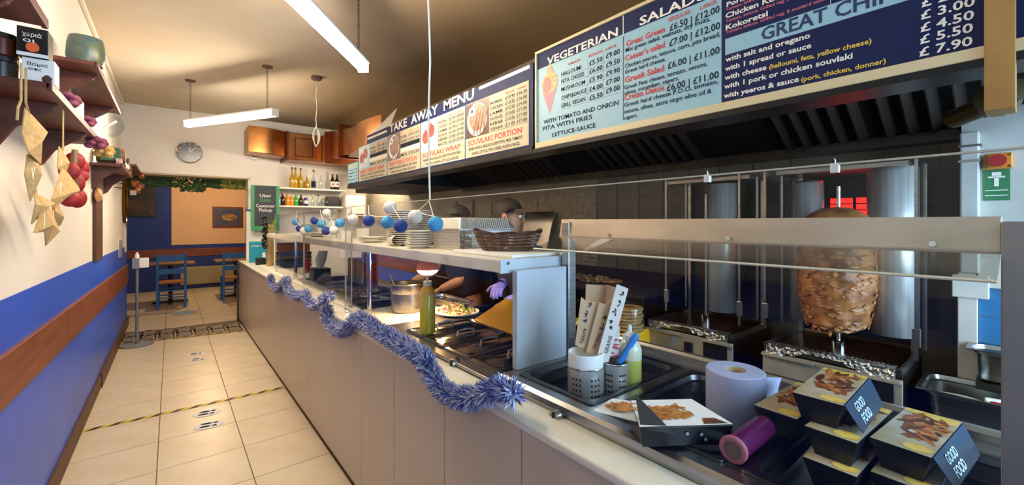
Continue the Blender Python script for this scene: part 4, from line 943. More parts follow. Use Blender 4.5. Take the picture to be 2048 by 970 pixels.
# bottles, glasses further along
for i, (px, l) in enumerate(((582, 'white lantern like glass jar on the long shelf behind the lights'),)):
    tag(MB().lathe([(.06, 0), (.085, .03), (.085, .11), (.06, .16), (.075, .17)], (1.18, 4.05, zL), 22).build('glass_jar', 'plastic_white', smooth=True), l, 'jar')
for k, (y, x) in enumerate(((3.55, 1.08), (3.42, 1.2), (3.85, 1.05))):
    tag(MB().box((x, y, zL), (x+.08, y+.12, zL+.07+.02*k)).build('napkin_pack', 'plastic_white', bevel=.004), ['white napkin pack nearest the chrome post on the long shelf', 'white napkin pack at the back of the long shelf', 'tallest white napkin pack on the long shelf beside the glass jar'][k], 'napkin pack')
tag(MB().box((1.26, 2.95, zL), (1.28, 3.6, zL+.16)).build('steel_lid_panel', mat('dull_steel', '#8d8880', .5, .5), bevel=.003), 'dull grey metal panel standing on the long shelf behind the lights', 'panel')

# ------------------------------------------------------------------ cotton ball light string
balls = [(591, 444, 'l'), (599, 457, 'd'), (607, 461.6, 'w'), (617, 457.6, 'l'), (629, 441, 'd'), (643, 448, 'l'), (652, 461.6, 'd'), (653.6, 426, 'w'), (668, 461, 'w'), (680, 446, 'l'), (706, 439, 'w'), (737.6, 441.6, 'd'), (775, 445, 'l'), (780, 415, 'w'), (801.6, 452, 'd'), (830.4, 434, 'w'), (871, 448, 'l')]
sl = thing('light_string', 'string of blue and white cotton ball lights hung along the glass screens', 'string lights', (0, 0, 0))
cc = []
for (px, py, c) in balls:
    X_ = .905 if px < 690 else .835
    q0 = on_x(px, py, X_); cc.append(q0)
    MB().ball(q0, .032, 18, 12).build('cotton_ball', {'l': 'ball_light', 'd': 'ball_dark', 'w': 'ball_white'}[c], sl, smooth=True)
for a, b in zip(cc, cc[1:]):
    mid = (a+b)/2+Vector((0, 0, -.01))
    MB().tube([a+Vector((.0, 0, .03)), mid+Vector((0, 0, .035)), b+Vector((0, 0, .03))], .0022, 5).build('flex', 'cord', sl)
for (x0, y0, x1, y1) in ((594, 422, 592, 436), (640, 420, 646, 440), (704, 417, 708, 430), (737, 412, 738, 432), (858, 402, 836, 422), (858, 402, 868, 436), (775, 400, 782, 405), (836, 419, 833, 424)):
    X_ = .905 if x0 < 690 else .845
    MB().tube([on_x(x0, y0, X_+.02), on_x(x1, y1, X_)], .0022, 5).build('flex', 'cord', sl)

# ------------------------------------------------------------------ tinsel along the counter edge
def tinsel(path, r, label, n, m1, m2, name='tinsel_garland'):
    pts = [Vector(p_) for p_ in path]
    seg = [(pts[i+1]-pts[i]).length for i in range(len(pts)-1)]; L = sum(seg)
    def P_(s):
        for i, d in enumerate(seg):
            if s <= d: return pts[i].lerp(pts[i+1], s/d), (pts[i+1]-pts[i]).normalized()
            s -= d
        return pts[-1], (pts[-1]-pts[-2]).normalized()
    t_ = thing(name, label, 'tinsel', pts[0])
    mbs = [MB(), MB()]
    for k in range(n):
        p_, d = P_(R.random()*L*.9999)
        a = Vector((R.gauss(0, 1), R.gauss(0, 1), R.gauss(0, 1))); a = (a-d*a.dot(d)*.6).normalized()
        ln = r*R.uniform(.75, 1.15); s_ = a.cross(Vector((R.gauss(0, 1), R.gauss(0, 1), R.gauss(0, 1)))).normalized()*.0019
        b0 = p_-pts[0]; e = b0+a*ln+d*R.uniform(-.012, .012)
        mid = b0+a*ln*.55+s_.cross(a)*2
        mbs[1 if k % 5 > 1 else 0].add([b0-s_, b0+s_, mid+s_*1.6, mid-s_*1.6, e], [(0, 1, 2, 3), (3, 2, 4)])
    mbs[0].build('tinsel_strands', m1, t_, fix=False)['kind'] = 'stuff'; mbs[1].build('tinsel_strands', m2, t_, fix=False)['kind'] = 'stuff'
    MB().tube([p_-pts[0] for p_ in pts], .004, 6).build('tinsel_core', m1, t_)
M['tin_a'] = mat('tin_a', '#5566bd', .35, .2, col2='#4454a8', scale=60); M['tin_b'] = mat('tin_b', '#dcdeee', .35, .2, col2='#b8bcdc', scale=60)
def smooth_path(pp, X_):
    v = [on_x(x, y, X_) for x, y in pp]
    out = []
    for i in range(len(v)-1):
        p0, p1, p2, p3 = v[max(i-1, 0)], v[i], v[i+1], v[min(i+2, len(v)-1)]
        for k in range(4):
            t_ = k/4; out.append(.5*((2*p1)+(p2-p0)*t_+(2*p0-5*p1+4*p2-p3)*t_*t_+(3*p1-p0-3*p2+p3)*t_**3))
    return out+[v[-1]]
tinsel(smooth_path([(541, 551), (545, 570), (555, 579), (565, 568), (573, 560), (577, 578), (590, 592), (604, 590), (612, 588), (618, 604), (632, 611), (645, 601), (660, 592)], .765), .043, 'blue and silver tinsel garland looped along the far counter edge', 9000, 'tin_a', 'tin_b')
tinsel(smooth_path([(653, 612), (656, 634), (670, 657), (690, 660), (703, 648), (716, 637), (735, 645), (755, 660), (780, 675), (805, 690), (830, 705), (850, 720), (862, 745), (882, 775), (908, 792), (940, 795), (970, 788), (995, 778), (1012, 780), (1030, 792)], .765), .046, 'long blue and silver tinsel garland drooping along the near counter edge', 16000, 'tin_a', 'tin_b')

# ------------------------------------------------------------------ under the heat lamp
hl = thing('heat_lamp', 'glowing rose glass heat lamp hanging under the long shelf', 'heat lamp', (1.19, 2.27, 1.318))
sh = MB().lathe([(.02, -.045), (.04, -.05), (.062, -.072), (.068, -.095), (.064, -.1)], n=26, caps=False).build('shade', 'rose_glass', hl, smooth=True)
MB().lathe([(.001, -.135), (.03, -.13), (.055, -.115), (.064, -.098), (.001, -.096)], n=24).build('bulb', 'lamp_glow', hl, smooth=True)
MB().lathe([(.02, -.046), (.02, 0)], n=16).build('lamp_holder', 'steel', hl)
ll = bpy.data.lights.new('heat_lamp_light', 'SPOT'); ll.energy = 26; ll.color = (1, .62, .28); ll.spot_size = 2.4; ll.spot_blend = .6; ll.shadow_soft_size = .04
lo = bpy.data.objects.new('heat_lamp_light', ll); C.objects.link(lo); lo.parent = hl; lo.location = (0, 0, -.145)

q0 = on_z(855, 666, .955)
ob = thing('oil_bottle', 'tall clear squeeze bottle of golden green oil on a tray lid', 'bottle', (q0.x, q0.y, .956))
MB().lathe([(.034, 0), (.038, .004), (.038, .19), (.031, .215), (.021, .228)], n=24).build('oil_body', 'oil', ob, smooth=True)
MB().lathe([(.0385, .188), (.0315, .215), (.0215, .229), (.02, .236)], n=24).build('shoulder', mat('bottle_shoulder', '#d0a040', .3), ob, smooth=True)
MB().lathe([(.021, .234), (.021, .254), (.006, .256), (.005, .285), (.001, .285)], n=18).build('nozzle_cap', 'plastic_clear', ob, smooth=True)
q0 = on_z(808, 624, .934)
pt = thing('steel_pot', 'stainless steel bain marie pot with a ladle on the white worktop', 'pot', (q0.x+.03, q0.y+.02, .933))
pt.scale = (1.18, 1.18, 1.12)
MB().lathe([(.075, 0), (.08, .008), (.08, .10), (.088, .112), (.088, .155), (.096, .16), (.094, .164), (.085, .16), (.084, .02), (.001, .02)], n=32).build('pot_body', 'steel', pt, smooth=True)
MB().tube([(-.02, .02, .03), (-.06, .07, .19), (-.066, .078, .205)], .006, 8).build('ladle_handle', 'steel', pt)
q0 = on_z(912, 629, .934)
pl = thing('salad_plate', 'white plate heaped with salad and red onion under the heat lamp', 'plate', (q0.x, q0.y, .933))
pl.scale = (1.35, 1.3, 1.3)
MB().lathe([(.07, 0), (.08, .006), (.125, .018), (.123, .022), (.08, .012), (.001, .01)], n=30, sx=.8).build('plate', 'plate', pl, smooth=True)
lf = [MB(), MB(), MB()]
for k in range(230):
    a, rr = R.random()*2*PI, .1*R.random()**.6; z = .014+.04*(1-rr/.1)*R.random()+.008
    c = Vector((rr*.8*math.cos(a), rr*math.sin(a), z)); u = Vector((R.gauss(0, 1), R.gauss(0, 1), R.gauss(0, .5))).normalized(); v = u.cross(Vector((R.gauss(0, 1), R.gauss(0, 1), R.gauss(0, 1)))).normalized()
    s_ = R.uniform(.008, .016); lf[k % 3].add([c-u*s_, c+v*s_*.4, c+u*s_, c-v*s_*.4], [(0, 1, 2, 3)])
for m_, mb, nm in zip(('green_leaf', mat('onion_red', '#b2486c', .4, col2='#d898b0', scale=50), mat('salad_cream', '#e0c28a', .5)), lf, ('salad_leaf', 'onion_shred', 'salad_piece')):
    mb.build(nm, m_, pl, fix=False)['kind'] = 'stuff'
yb = thing('yellow_board', 'yellow chopping board with a cut-out handle behind the tray lids', 'chopping board', (0, 0, 0))
A_, B_, C_, D_ = Vector((1.28, 1.90, .96)), Vector((1.28, 1.34, .945)), Vector((1.47, 1.30, 1.045)), Vector((1.47, 1.86, 1.06))
MB().hexa([A_, B_, C_, D_], [v+Vector((-.008, 0, .014)) for v in (A_, B_, C_, D_)]).build('board', 'yellow', yb, bevel=.004)
g = MB(); q_ = [A_.lerp(B_, u).lerp(D_.lerp(C_, u), v)+Vector((-.0095, 0, .0155)) for u, v in ((.55, .78), (.85, .78), (.85, .9), (.55, .9))]; g.add(q_, [(0, 1, 2, 3)]); g.build('handle_slot', 'black', yb, fix=False)
MB().tube([A_.lerp(B_, .6).lerp(D_.lerp(C_, .6), .78)+Vector((-.015, 0, .02)), A_.lerp(B_, .63).lerp(D_.lerp(C_, .63), .5)+Vector((-.015, 0, .02))], .008, 8).build('tong_tip', 'steel', yb)
# steel pan behind the plate
rp_ = MB(); pan_mesh(rp_, 1.36, 1.49, 2.2, 2.6, 1.0, .06, .012, .02)
tag(rp_.build('steel_tray', 'steel', smooth=True), 'shallow steel tray standing behind the salad plate', 'tray')
for k, (y0, y1) in enumerate(((2.76, 3.2), (3.22, 3.66), (3.68, 4.12), (4.14, 4.58))):
    o = pan_mesh(MB(), .965, 1.48, y0, y1, .936, .05)
    tag(o.build('gastro_pan', 'steel_dark', smooth=True), ['steel pan just beyond the chrome post', 'second steel pan beyond the chrome post', 'third steel pan beyond the chrome post', 'fourth steel pan beyond the chrome post'][k], 'pan', 'pans in the far servery')
tag(MB().box((.905, 2.745, .86), (.965, 4.6, .934)).build('servery_edge', 'white_paint'), 'white edge strip in front of the far pans', 'counter edge')
tag(MB().box((1.48, 2.745, .86), (1.5, 4.6, .934)).build('servery_edge', 'white_paint'), 'white edge strip behind the far pans', 'counter edge')
def tongs(x, y, z, rz, label):
    t_ = thing('tongs', label, 'tongs', (x, y, z), rz, 'tongs lying on the far pans')
    for s_ in (-1, 1): MB().tube([(0, 0, .02), (.12, s_*.02, .018), (.26, s_*.03, .012), (.29, s_*.02, .01)], [.006, .007, .006, .009], 8).build('arm', 'steel', t_, smooth=True)
for k, (x, y, rz) in enumerate(((1.02, 2.9, .4), (1.1, 3.05, 1.2), (1.16, 3.3, .9), (1.2, 2.85, 1.9))): tongs(x, y, .945, rz, ['steel tongs nearest the chrome post', 'steel tongs pointing along the far pans', 'steel tongs lying farthest back on the pans', 'steel tongs crossing toward the steel pot'][k])
lfm = MB()
for k in range(160):
    c = Vector((1.03+.25*R.random(), 3.3+.3*R.random(), .93+.03*R.random())); u = Vector((R.gauss(0, 1), R.gauss(0, 1), R.gauss(0, .4))).normalized()*.03; v = u.cross(Vector((R.gauss(0, 1), R.gauss(0, 1), 1))).normalized()*.012
    lfm.add([c-u, c+v, c+u, c-v], [(0, 1, 2, 3)])
o = lfm.build('shredded_food', mat('shred', '#b39a5c', .6, col2='#8a7038', scale=20), fix=False); tag(o, 'pale shredded food heaped in the far pan', 'food'); o['kind'] = 'stuff'

# ------------------------------------------------------------------ things on the near servery
ZP = ZS-.057
def perforated_pot(x, y, r, h, label):
    t_ = thing('cutlery_pot', label, 'cutlery pot', (x, y, ZP), group='perforated steel cutlery pots')
    MB().lathe([(r*.96, 0), (r, .004), (r, h), (r-.003, h), (r-.003, .006), (.001, .006)], n=36).build('pot_wall', 'pot_steel', t_, smooth=True)
    MB().tube([(r*math.cos(2*PI*j/32), r*math.sin(2*PI*j/32), h) for j in range(33)], .0028, 6, False).build('rolled_rim', 'chrome', t_, smooth=True)
    hm = MB()
    for j in range(30):
        if j % 5 in (3, 4): continue
        a = 2*PI*j/30
        for k in range(5):
            c = Vector((math.cos(a)*(r+.0006), math.sin(a)*(r+.0006), h*(.18+.14*k))); ta = Vector((-math.sin(a), math.cos(a), 0)); up = Vector((0, 0, 1))
            hm.add([c+(ta*math.cos(q*PI/4)+up*math.sin(q*PI/4))*.0036 for q in range(8)], [tuple(range(8))])
    hm.build('perforations', 'black', t_, fix=False)['kind'] = 'stuff'
    return t_
perforated_pot(1.075, .935, .06, .125, 'perforated steel cutlery pot holding the paper food sleeves')
perforated_pot(1.165, .885, .045, .13, 'perforated steel cutlery pot holding the blue handled knife')
# white paper liner
tag(MB().lathe([(.057, .115), (.059, .165), (.0575, .17), (.055, .165), (.052, .01)], (1.075, .935, ZP), 26).build('paper_liner', 'paper_white', smooth=True), 'white paper wrapped around the sleeves in the front cutlery pot', 'paper')
def sleeve(pts, x, th, m_, label, words, rng):
    t_ = thing('food_sleeve', label, 'paper sleeve', (0, 0, 0), group='printed paper food sleeves')
    vs = []
    for k, (px, py) in enumerate(pts):
        d = ray(px, py); t = x/(d[0]*.6293+d[1]*.777) if False else x
        vs.append(Vector((d[0]*t, d[1]*t, EYE+d[2]*t)))
    n = len(vs); bk_ = Vector((.777*th*.8, .6293*th*.8, 0))
    MB().add(vs+[v+bk_ for v in vs], [tuple(range(n)), tuple(range(2*n-1, n-1, -1))]+[(i, (i+1) % n, n+(i+1) % n, n+i) for i in range(n)]).build('sleeve', m_, t_)
    nrm = (vs[1]-vs[0]).cross(vs[2]-vs[0]).normalized()
    if nrm.dot(vs[0]-Vector((0, 0, EYE))) > 0: nrm = -nrm
    lift = nrm*.001
    if words:
        a = vs[0].lerp(vs[1], words[1])+lift; u = (vs[3]-vs[0]).normalized()  # along the sleeve
        v = nrm.cross(u)
        pr_ = MB(); put_text(pr_, words[0], a+u*words[3], u, v, words[2], words[4], .01)
        for k in range(rng):
            c = a+u*(words[3]+words[2]+.02+.03*k)+v*R.uniform(0, .012)
            for j in range(3):
                ang = R.uniform(0, PI); e = (u*math.cos(ang)+v*math.sin(ang)); f = nrm.cross(e)
                pr_.add([c, c+e*.008+f*.003, c+e*.015, c+e*.008-f*.003], [(0, 1, 2, 3)])
        pr_.build('sleeve_print', mat('sleeve_ink', '#4a2f3a', .6), t_, fix=False)['kind'] = 'stuff'
sleeve([(1166, 705), (1214, 705), (1214, 572), (1172, 569)], 1.45, .012, 'paper_kraft', 'kraft paper food sleeve standing tallest at the back of the pot', None, 0)
sleeve([(1200, 700), (1220, 700), (1240, 577), (1213, 570)], 1.44, .012, mat('kraft_inside', '#b98a63', .8), 'darker kraft paper sleeve between the tall one and the printed one', None, 0)
sleeve([(1150, 690), (1190, 705), (1200, 606), (1171, 602), (1162, 595)], 1.42, .015, 'paper_kraft', 'kraft paper food sleeve leaning left in the cutlery pot', ('Nature', .35, .05, .015, .014), 3)
sleeve([(1172, 705), (1210, 712), (1229, 597), (1212, 609), (1198, 606)], 1.41, .015, 'paper_kraft', 'kraft paper food sleeve in front of the printed one', ('ORIGINAL', .4, .06, .015, .013), 2)
sleeve([(1190, 728), (1217, 724), (1257, 578), (1234, 569)], 1.39, .015, mat('sleeve_white', '#e4dccf', .8), 'white printed paper food sleeve leaning right over the pot', ('GRAINS', .75, .06, .03, .012), 5)
sleeve([(1214, 714), (1238, 716), (1240, 640), (1222, 640)], 1.44, .012, mat('check_red', '#e9dfd8', .8, col2='#c8545a', scale=30, ramp=(.5, .55), stretch=(1, 1, 3)), 'red and white checked napkin in the rear cutlery pot', None, 0)
kn = thing('knife', 'blue handled knife standing in the rear cutlery pot', 'knife', (1.18, .88, ZP+.10))
dd = Vector((.055, -.035, .10)); MB().tube([Vector((0, 0, .02))+dd*(i/8) for i in range(9)], [.010, .012, .0105, .012, .0105, .012, .0105, .0125, .009], 10).build('handle', mat('knife_blue', '#2f7fd0', .35), kn, smooth=True)
MB().box((-.02, -.002, -.08), (.005, .002, .025)).build('blade', 'steel', kn)
sb = thing('sauce_bottle', 'clear squeeze bottle half full of pale yellow sauce', 'bottle', (1.235, .875, ZP))
MB().lathe([(.037, 0), (.04, .005), (.04, .13)], n=26).build('sauce_fill', 'sauce', sb, smooth=True)
MB().lathe([(.0402, .13), (.04, .165), (.032, .185), (.022, .195)], n=26).build('bottle_upper', mat('bottle_haze', '#d8d6b8', .2), sb, smooth=True)
MB().lathe([(.024, .193), (.024, .212), (.016, .214), (.008, .222), (.006, .245), (.001, .245)], n=18).build('nozzle_cap', 'plastic_clear', sb, smooth=True)
# paper roll
rl = thing('paper_roll', 'pale centrefeed paper roll standing in the servery pan', 'paper roll', (1.31, .556, ZP+.001))
MB().lathe([(.078, 0), (.08, .003), (.08, .157), (.077, .16), (.03, .16), (.03, .0)], n=40).build('roll', 'tissue', rl, smooth=True)
MB().lathe([(.0295, .03), (.0295, .158), (.027, .158), (.027, .03)], n=24).build('cardboard_core', 'paper_kraft', rl, smooth=True)
MB().grid(4, 4, lambda u, v: (.055+u*.09, -.055-u*.02+.012*math.sin(v*3), .14-u*.045*(.4+v)-v*.09)).build('loose_sheet', 'tissue', rl, fix=False, solid=.001, smooth=True)
# open chip box
cb = thing('chip_box', 'open black card box printed with chips lying in the pan', 'food box', on_z(1372, 892, ZS+.007), -YAW+.06)
M['chips'] = mat('chips_print', '#d99a4e', .5, col2='#a8642a', scale=45, detail=8)
hb = .05; wB, dB = .115, .115
MB().hexa([(-wB+.01, 0, 0), (wB-.01, 0, 0), (wB-.012, dB, 0), (-wB+.012, dB, 0)], [(-wB, -.005, hb), (wB, -.005, hb), (wB-.03, dB+.03, hb), (-wB+.03, dB+.03, hb)]).build('carton', 'card_black', cb, bevel=.002)
tp = MB().add([(-wB, -.004, hb+.001), (wB, -.004, hb+.001), (wB-.03, dB+.028, hb+.001), (-wB+.03, dB+.028, hb+.001)], [(0, 1, 2, 3)]).build('printed_top', 'paper_white', cb, fix=False)
def chips(x0, x1, y0, y1, z, n):
    mb = MB()
    for k in range(n):
        c = Vector((R.uniform(x0, x1), R.uniform(y0, y1), z+k*.00002)); a = R.gauss(0, .5); u = Vector((math.cos(a), math.sin(a), 0))*R.uniform(.012, .024); v = Vector((-u.y, u.x, 0)).normalized()*.0035
        mb.add([c-u-v, c+u-v, c+u+v, c-u+v], [(0, 1, 2, 3)])
    return mb
chips(-wB+.05, wB-.09, .03, .1, hb+.002, 90).build('chips_picture', 'chips', tp, fix=False)['kind'] = 'stuff'
MB().add([(wB-.07, .0, hb+.002), (wB-.01, .0, hb+.002), (wB-.03, .03, hb+.002), (wB-.06, .03, hb+.002)], [(0, 1, 2, 3)]).build('spice_picture', 'food_brown', tp, fix=False)
MB().add([(-.11, .0, hb-.005), (-.035, -.02, hb-.012), (-.10, .07, hb+.05)], [(0, 1, 2)]).build('side_flap', mat('flap_grey', '#34302e', .5), cb, solid=.002, fix=False)
f2 = MB().add([(-.20, .10, hb-.005), (-.10, .03, hb-.005), (-.055, .13, hb-.002), (-.13, .165, hb-.002)], [(0, 1, 2, 3)]).build('open_flap', 'paper_white', cb, solid=.002, fix=False)
chips(-.15, -.09, .085, .125, hb+.0005, 40).build('chips_picture', 'chips', f2, fix=False)['kind'] = 'stuff'
for (x, z) in ((.035, .03), (.045, .018), (.0, .033)): MB().tube([(x, -.0065, z), (x, -.0075, z)], .004, 12).build('printed_dot', 'ink_grey', cb)

# pink cling film roll
cf = thing('film_roll', 'pink cling film roll lying beside the black food boxes', 'film roll', (.975, .418, ZS+.035), .0)
mb = MB().tube([(0, 0, 0), (.17, 0, 0)], .027, 24); mb.build('film', mat('film_pink', '#541642', .25), cf, smooth=True)
ec = MB().lathe([(.027, -.004), (.03, -.002), (.03, .006), (.02, .006), (.02, -.004), (.027, -.004)], n=24, caps=False).build('end_cap', mat('cap_pink', '#a5606c', .4), cf)
ec.rotation_euler = (0, PI/2, 0)
MB().tube([(-.003, 0, 0), (.002, 0, 0)], .02, 20).build('core', mat('core_brown', '#6a5a4a', .8), cf)

# black GOOD FOOD boxes
def food_box(loc, rz, label, lx=.27, ly=.1, h=.062, flap=True):
    t_ = thing('food_box', label, 'food box', loc, rz, 'black printed takeaway food boxes')
    s_ = .016
    MB().hexa([(s_, s_, 0), (lx-s_, s_, 0), (lx-s_, ly-s_, 0), (s_, ly-s_, 0)], [(0, 0, h), (lx, 0, h), (lx, ly, h), (0, ly, h)]).build('carton', 'card_black', t_, bevel=.0015)
    tp_ = MB().add([(.001, .001, h+.0008), (lx-.001, .001, h+.0008), (lx-.001, ly-.001, h+.0008), (.001, ly-.001, h+.0008)], [(0, 1, 2, 3)]).build('printed_lid', mat('lid_grey', '#c9bda8', .35, col2='#b5a078', scale=12), t_, fix=False)
    pic = [MB(), MB(), MB()]
    for k in range(46):
        c = Vector((lx*R.uniform(.3, .88), ly*R.uniform(.16, .84), h+.0012+k*.00002)); a = R.gauss(.25, .5); u = Vector((math.cos(a), math.sin(a), 0))*R.uniform(.014, .034); v = Vector((-u.y, u.x, 0)).normalized()*R.uniform(.004, .008)
        pic[k % 3].add([c-u, c-u*.5-v, c+u*.5-v, c+u, c+u*.5+v, c-u*.5+v], [tuple(range(6))])
    for mb_, m_ in zip(pic, (mat('meat_print', '#a5602c', .4, col2='#7d3c18', scale=40), mat('meat_print2', '#d08a42', .4, col2='#a85f26', scale=40), mat('meat_print3', '#5e2c14', .4))): mb_.build('meat_picture', m_, tp_, fix=False)['kind'] = 'stuff'
    MB().add([(lx*.10+.02*math.cos(a*PI/8), ly*.27+.024*math.sin(a*PI/8), h+.0016) for a in range(16)], [tuple(range(16))]).build('lemon_picture', mat('lemon_print', '#e0b32a', .4, col2='#f0d880', scale=30), tp_, fix=False)
    MB().add([(lx*.82, ly*.05, h+.0016), (lx*.99, ly*.02, h+.0016), (lx*.99, ly*.98, h+.0016), (lx*.9, ly*.98, h+.0016)], [(0, 1, 2, 3)]).build('yellow_picture', mat('lemon_print', '#e0b32a', .4), tp_, fix=False)
    if not flap: return
    a0, a1 = Vector((.004, -.0006, h)), Vector((lx-.004, -.0006, h)); b0, b1 = Vector((.022, -.030, .006)), Vector((lx-.022, -.030, .006))
    fl_ = MB().add([a0, a1, b1, b0], [(0, 1, 2, 3)]).build('side_flap', mat('flap_navy', '#2c3440', .3, coat=.3), t_, solid=.0015, fix=False)
    u = (a1-a0).normalized(); v = (a0-b0); v = Vector((0, v.y, v.z)).normalized(); n_ = u.cross(v); 
    tx = MB(); o = b0.lerp(a0, .55)+u*.045-Vector((0, .0018, 0)); put_text(tx, 'GOOD', o, u, v, .075, .019, .02); put_text(tx, 'FOOD', o-v*.026+u*.006, u, v, .075, .019, .02); tx.build('lettering', mat('ink_ice', '#cfe4ec', .5), fl_, fix=False)

from mathutils import noise as _n

# ------------------------------------------------------------------ kitchen behind
kb = thing('kitchen_bench', 'dark steel kitchen bench along the tiled wall', 'bench', (0, 0, 0))
MB().prism([(2.05, -.6), (2.49, -.6), (2.49, .19), (XR-.03, .19), (XR-.03, 4.5), (2.05, 4.5)], lambda u, v, w: (u, v, w), .70, .73).build('bench_top', 'steel_dark', kb, bevel=.003)
MB().prism([(2.1, -.6), (2.48, -.6), (2.48, .2), (XR-.03, .2), (XR-.03, 4.5), (2.1, 4.5)], lambda u, v, w: (u, v, w), .1, .70).build('cabinet_body', 'black_metal', kb)
for y in (-.5, .8, 2.0, 3.2, 4.4): MB().box((2.06, y, 0), (2.1, y+.04, .70)).build('leg', 'steel', kb)

def doner(y0, y1, xs, ys_, label, meat):
    t_ = thing('doner_grill', label, 'grill', (0, 0, 0), group='vertical doner grills')
    zT = .945; x0, x1 = 2.14, 2.62
    MB().box((x0, y0, .735), (x1, y1, zT-.03)).build('body', 'black_metal', t_, bevel=.003)
    MB().box((x0-.012, y0-.004, .75), (x0, y1+.004, zT-.04)).build('front_panel', 'grill_steel', t_, bevel=.002)
    w = y1-y0
    for ya, yb_ in ((y1-w*.42, y1+.004), (y0, y0+w*.32)): MB().box((x0-.03, ya, zT-.052), (x0-.01, yb_, zT-.042)).build('drip_lip', 'grill_steel', t_)
    MB().box((x0-.0155, y0+.02, .77), (x0-.012, y0+w*.3, zT-.06)).build('door_window', 'black', t_, bevel=.004)
    if not meat:
        MB().box((x0-.016, y0+w*.62, .845), (x0-.012, y0+w*.68, .88)).build('switch', 'grey_plastic', t_)
        MB().box((x0-.02, y0+w*.42, .815), (x0-.012, y0+w*.52, .87)).build('control', 'black', t_, bevel=.006)
    # tray top with low edges
    MB().box((x0-.01, y0, zT-.03), (x1, y1, zT-.02)).build('drip_tray', mat('greasy_steel', '#4a2d24', .25, .6, col2='#241815', scale=9), t_)
    for a_, b_ in (((x0-.012, y0, zT-.03), (x0, y1, zT)), ((x0, y0-.002, zT-.03), (x1, y0+.008, zT)), ((x0, y1-.008, zT-.03), (x1, y1+.002, zT))): MB().box(a_, b_).build('tray_edge', 'steel', t_)
    # foil over the front edge
    def foil(u, v):
        y = y0+.015+u*(w-.03); p_ = Vector((u*38, v*5, y0*7)); dz = 0 if v < .3 else -(v-.3)*.06*(.75+.5*math.sin(u*7+1)+.3*_n.noise(p_*.4))
        return (x0+.03-.048*min(v/.3, 1)+.006*_n.noise(p_)-.003, y, zT+.004+dz+.004*_n.noise(p_*1.7))
    MB().grid(110, 9, foil).build('foil_cover', 'foil', t_, fix=False)
    MB().lathe([(.026, 0), (.026, .05), (.02, .055), (.012, .055)], (xs, ys_, zT-.02), 20).build('spindle_base', 'chrome', t_, smooth=True)
    MB().tube([(xs, ys_, zT), (xs, ys_, 1.66)], .008, 10).build('spindle', 'steel', t_)
    # back frame, burners
    MB().box((x1-.03, y0+.02, zT), (x1, y1-.02, 1.74)).build('burner_back', 'black_metal', t_)
    for y in (y0+.01, y1-.03): MB().box((x1-.06, y, zT-.02), (x1-.03, y+.02, 1.76)).build('upright', 'steel', t_, bevel=.002)
    MB().box((xs-.02, y0, 1.73), (x1, y1, 1.748)).build('top_arm', 'steel', t_)
    return t_, zT, x1
d1, zT, xb = doner(.92, 1.386, 2.36, 1.16, 'doner grill without meat, behind the paper sleeves', False)
d2, zT, xb = doner(.305, .777, 2.30, .535, 'doner grill carrying the large cone of meat', True)
def shield(t_, cx, cy, r, z0, z1, a0, a1):
    MB().grid(14, 1, lambda u, v: (cx+r*math.cos(a0+(a1-a0)*u), cy+r*math.sin(a0+(a1-a0)*u), z0+(z1-z0)*v)).build('heat_shield', 'shield_steel', t_, fix=False, smooth=True, solid=.002)
    MB().tube([(cx+r*math.cos(a0+(a1-a0)*i/14), cy+r*math.sin(a0+(a1-a0)*i/14), z1) for i in range(15)], .004, 6).build('shield_rim', 'chrome', t_)
shield(d1, 2.44, 1.11, .085, 1.0, 1.72, PI*.55, PI*1.5)
shield(d2, 2.42, .375, .085, 1.02, 1.735, PI*.5, PI*1.55)
shield(d2, 2.46, .70, .07, 1.02, 1.70, PI*.5, PI*1.5)
for (t_, y, z0, z1) in ((d1, .905, .99, 1.74), (d1, 1.30, 1.0, 1.74), (d2, .27, .98, 1.74), (d2, .79, 1.0, 1.74)):
    d_ = MB().box((2.18, y-.003, z0), (2.4, y+.003, z1)).build('glass_door', 'glass', t_)
    for x in (2.18, 2.4): MB().box((x-.004, y-.005, z0), (x+.004, y+.005, z1)).build('door_edge', 'steel', d_)
    MB().box((2.175, y-.012, z0+.05), (2.195, y+.012, z0+.12)).build('door_hinge', 'steel', d_, bevel=.002)
for r in range(4):
    e = MB().box((2.585, .34+.115*r*.9, 1.30), (2.60-.008, .34+.115*r*.9+.088, 1.62)).build('burner_element', 'red_hot' if r in (1, 2) else 'soot', d2)
    for k in range(10): MB().box((2.582, .34+.115*r*.9, 1.31+k*.031), (2.586, .34+.115*r*.9+.088, 1.316+k*.031)).build('burner_bar', 'soot', e)
# the meat cone
mc = thing('doner_meat', 'large browned cone of doner meat on its spit', 'meat', (2.30, .545, 1.02))
def meat_surf(u, v):
    a = 2*PI*u; z = v*.545
    r = .098+.042*min(1, z/.18)**.7-.0*(z > .3)
    if z > .44: r *= math.sqrt(max(.0, 1-((z-.44)/.108)**2))*.96+.04
    if z < .03: r *= .55+.45*(z/.03)
    p_ = Vector((math.cos(a)*r*28, math.sin(a)*r*28, z*24))
    k = _n.noise(p_)*.009+_n.noise(p_*2.7)*.005
    if z > .46: k *= .3
    r += k
    return (r*math.cos(a), r*math.sin(a), z)
MB().grid(96, 80, meat_surf).build('cone', 'meat', mc, fix=False, smooth=True)
fat = MB()
for k in range(260):
    a = R.uniform(0, 2*PI); z = R.uniform(.02, .36); r = .098+.042*min(1, z/.18)**.7+.002
    c = Vector((r*math.cos(a), r*math.sin(a), z)); ta = Vector((-math.sin(a), math.cos(a), 0)); n_ = Vector((math.cos(a), math.sin(a), 0)); w_, h_ = R.uniform(.010, .024), R.uniform(.006, .014)
    fat.add([c-ta*w_, c-Vector((0, 0, h_))+n_*.002, c+ta*w_, c+Vector((0, 0, h_))+n_*.004], [(0, 1, 2, 3)])
